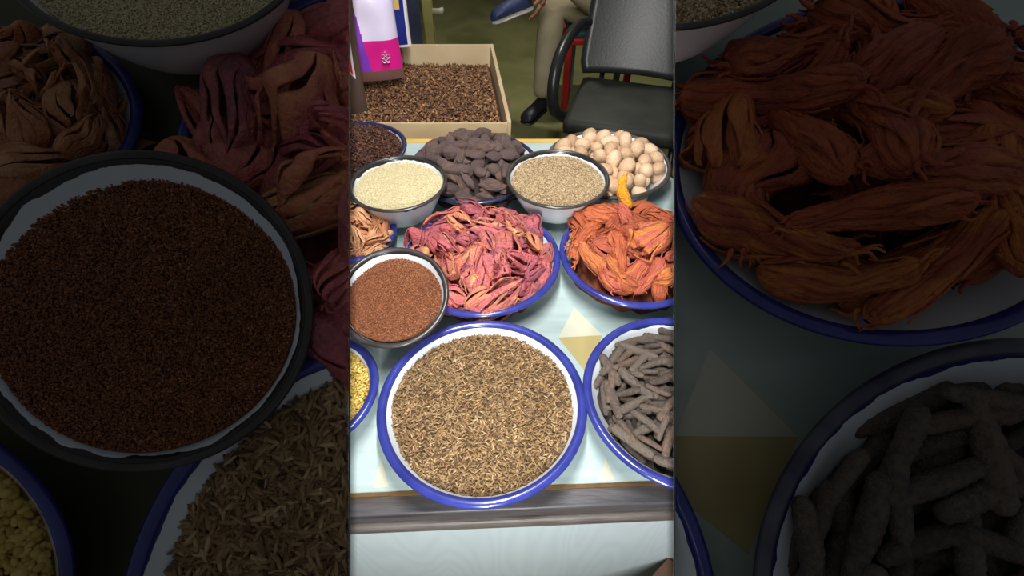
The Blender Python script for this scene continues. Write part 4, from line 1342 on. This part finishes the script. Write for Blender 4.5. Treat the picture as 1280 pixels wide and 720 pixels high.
def added_trough_lamp(label, u0, u1, energy, p0, p1):
    """made-up strip light, out of view: a thin bright strip at the bottom of a black trough that keeps its beam on the middle counter"""
    s, D = .0009, .08
    o = TS * D - .45 * s
    base = CO + UPV * u0
    root = empty('added_strip_lamp', Matrix.Translation(base)); tag(root, label, 'lamp')
    ax = lambda x, d, u: tuple(RT * x + FW * d + UPV * (u - u0))
    bm = bmesh.new()
    def slab(a, b, ua, ub, t=.002):
        nrm_ = Vector((b[1] - a[1], -(b[0] - a[0]), 0)).normalized()
        sg = 1 if (a[0] + b[0]) >= 0 else -1
        n = (nrm_.x, nrm_.y) if nrm_.x * sg > 0 else (-nrm_.x, -nrm_.y)
        q = [a, b, (b[0] + n[0] * t, b[1] + n[1] * t), (a[0] + n[0] * t, a[1] + n[1] * t)]
        lo = [bm.verts.new(ax(x, d, ua)) for x, d in q]; hi = [bm.verts.new(ax(x, d, ub)) for x, d in q]
        bm.faces.new(lo); bm.faces.new(hi[::-1])
        for i in range(4): bm.faces.new((lo[i], lo[(i + 1) % 4], hi[(i + 1) % 4], hi[i]))
    slab((.003, -.004), (o, D), p0, p1); slab((-.003, -.004), (-o, D), p0, p1)
    sub('beam_cutter', bm_mesh('beam_cutter', bm, [BLK]), root)  # black plates shaped to cut the beam off at the divider planes
    bm = bmesh.new()
    lo = [bm.verts.new(ax(x, d, u0)) for x, d in ((-.008, -.03), (.008, -.03), (.008, -.003), (-.008, -.003))]
    hi = [bm.verts.new(ax(x, d, u1)) for x, d in ((-.008, -.03), (.008, -.03), (.008, -.003), (-.008, -.003))]
    bm.faces.new(lo); bm.faces.new(hi[::-1])
    for i in range(4): bm.faces.new((lo[i], lo[(i + 1) % 4], hi[(i + 1) % 4], hi[i]))
    sub('housing', bm_mesh('housing', bm, [ALU]), root)
    ld = bpy.data.lights.new('added_light_strip', 'AREA'); ld.shape = 'RECTANGLE'; ld.size = 2 * s; ld.size_y = u1 - u0; ld.energy = energy
    ld.color = (1.0, .985, .95)
    lo_ = bpy.data.objects.new('added_light_strip', ld); COL.objects.link(lo_); lo_.parent = root
    m = Matrix((RT, UPV, -FW)).transposed().to_4x4(); m.translation = UPV * ((u1 - u0) / 2)
    lo_.matrix_parent_inverse = Matrix.Identity(4); lo_.matrix_local = m
    return root


top = added_trough_lamp('added unseen overhead strip lamp in a deep black trough above the middle counter', .26, 1.4, 33, .12, 1.45)  # added main light, shaped so the side shelves stay dark
for u in (.4, 1.2):
    p = UPV * (u - .26) - FW * .03
    Vs, Fs = tube([tuple(p), (p.x, p.y, p.z + .3), (p.x, p.y, 3.2 - (CO + UPV * .26).z)], .006, 8); Vs, Fs, _ = join_parts([(Vs, Fs, 0)])
    sub('hanging_rod', mesh_np('hanging_rod', Vs, Fs, [ALU]), top)
bm = bmesh.new(); box_bm(bm, (-.05, -3, 3.2), (.05, 8, 3.32)); tag(link('trim_1', bm_mesh('trim_1', bm, [WOODM])), kind='structure')
low = added_trough_lamp('added unseen low strip lamp in a black trough in front of the counter', -.76, -.26, 11.5, -.8, -.13)  # added fill for the front panel and the bowl sides
Vs, Fs = tube([tuple(-FW * .03), tuple(-FW * .06 - Vector((0, 0, .1))), (0, -.06, -(CO + UPV * -.76).z)], .012, 10); Vs, Fs, _ = join_parts([(Vs, Fs, 0)])
sub('pole', mesh_np('pole', Vs, Fs, [ALU]), low)

# pendant added out of view to brighten the area behind the counter
bl = empty('added_pendant_lamp', Matrix.Translation((.35, 3.3, 2.55))); tag(bl, 'added unseen pendant lamp brightening the area around the seated person', 'lamp')
t = np.linspace(0, 2 * np.pi, 48, endpoint=False)
pr_ = np.array([(.03, .22), (.05, .21), (.09, .16), (.2, .04), (.24, 0), (.236, -.002), (.196, .036), (.086, .152), (.03, .2)])
Vs = np.stack([np.outer(np.cos(t), pr_[:, 0]), np.outer(np.sin(t), pr_[:, 0]), np.tile(pr_[:, 1], (48, 1))], -1).reshape(-1, 3)
sub('lamp_shade', mesh_np('lamp_shade', Vs, grid_faces(48, len(pr_), True), [ALU]), bl)
Vs, Fs = tube([(0, 0, .18), (0, 0, .4), (0, 0, .75)], .006, 8); Vs, Fs, _ = join_parts([(Vs, Fs, 0)])
sub('hanging_cord', mesh_np('hanging_cord', Vs, Fs, [BLK]), bl)
ld = bpy.data.lights.new('added_back_fill', 'AREA'); ld.shape = 'DISK'; ld.size = .16; ld.energy = 15; ld.spread = math.radians(120); ld.color = (1, .95, .82)
lo_ = bpy.data.objects.new('added_back_fill', ld); COL.objects.link(lo_); lo_.parent = bl; lo_.location = (0, 0, .03)

w = bpy.data.worlds.new('World'); SC.world = w; w.use_nodes = True
bg = w.node_tree.nodes['Background']; bg.inputs['Color'].default_value = (.92, .96, 1.0, 1); bg.inputs['Strength'].default_value = .08

cd = bpy.data.cameras.new('Camera'); cam = bpy.data.objects.new('Camera', cd); COL.objects.link(cam)
cam.matrix_world = Matrix.Translation(CO) @ Matrix((RT, UPV, -FW)).transposed().to_4x4()
cd.sensor_width = 36; cd.lens = 36 * F / 1280; cd.clip_start = .01
SC.camera = cam
SC.view_settings.view_transform = 'Standard'
SC.view_settings.look = 'None'
SC.view_settings.gamma = 1; SC.view_settings.exposure = 0
SC.view_settings.use_curve_mapping = False
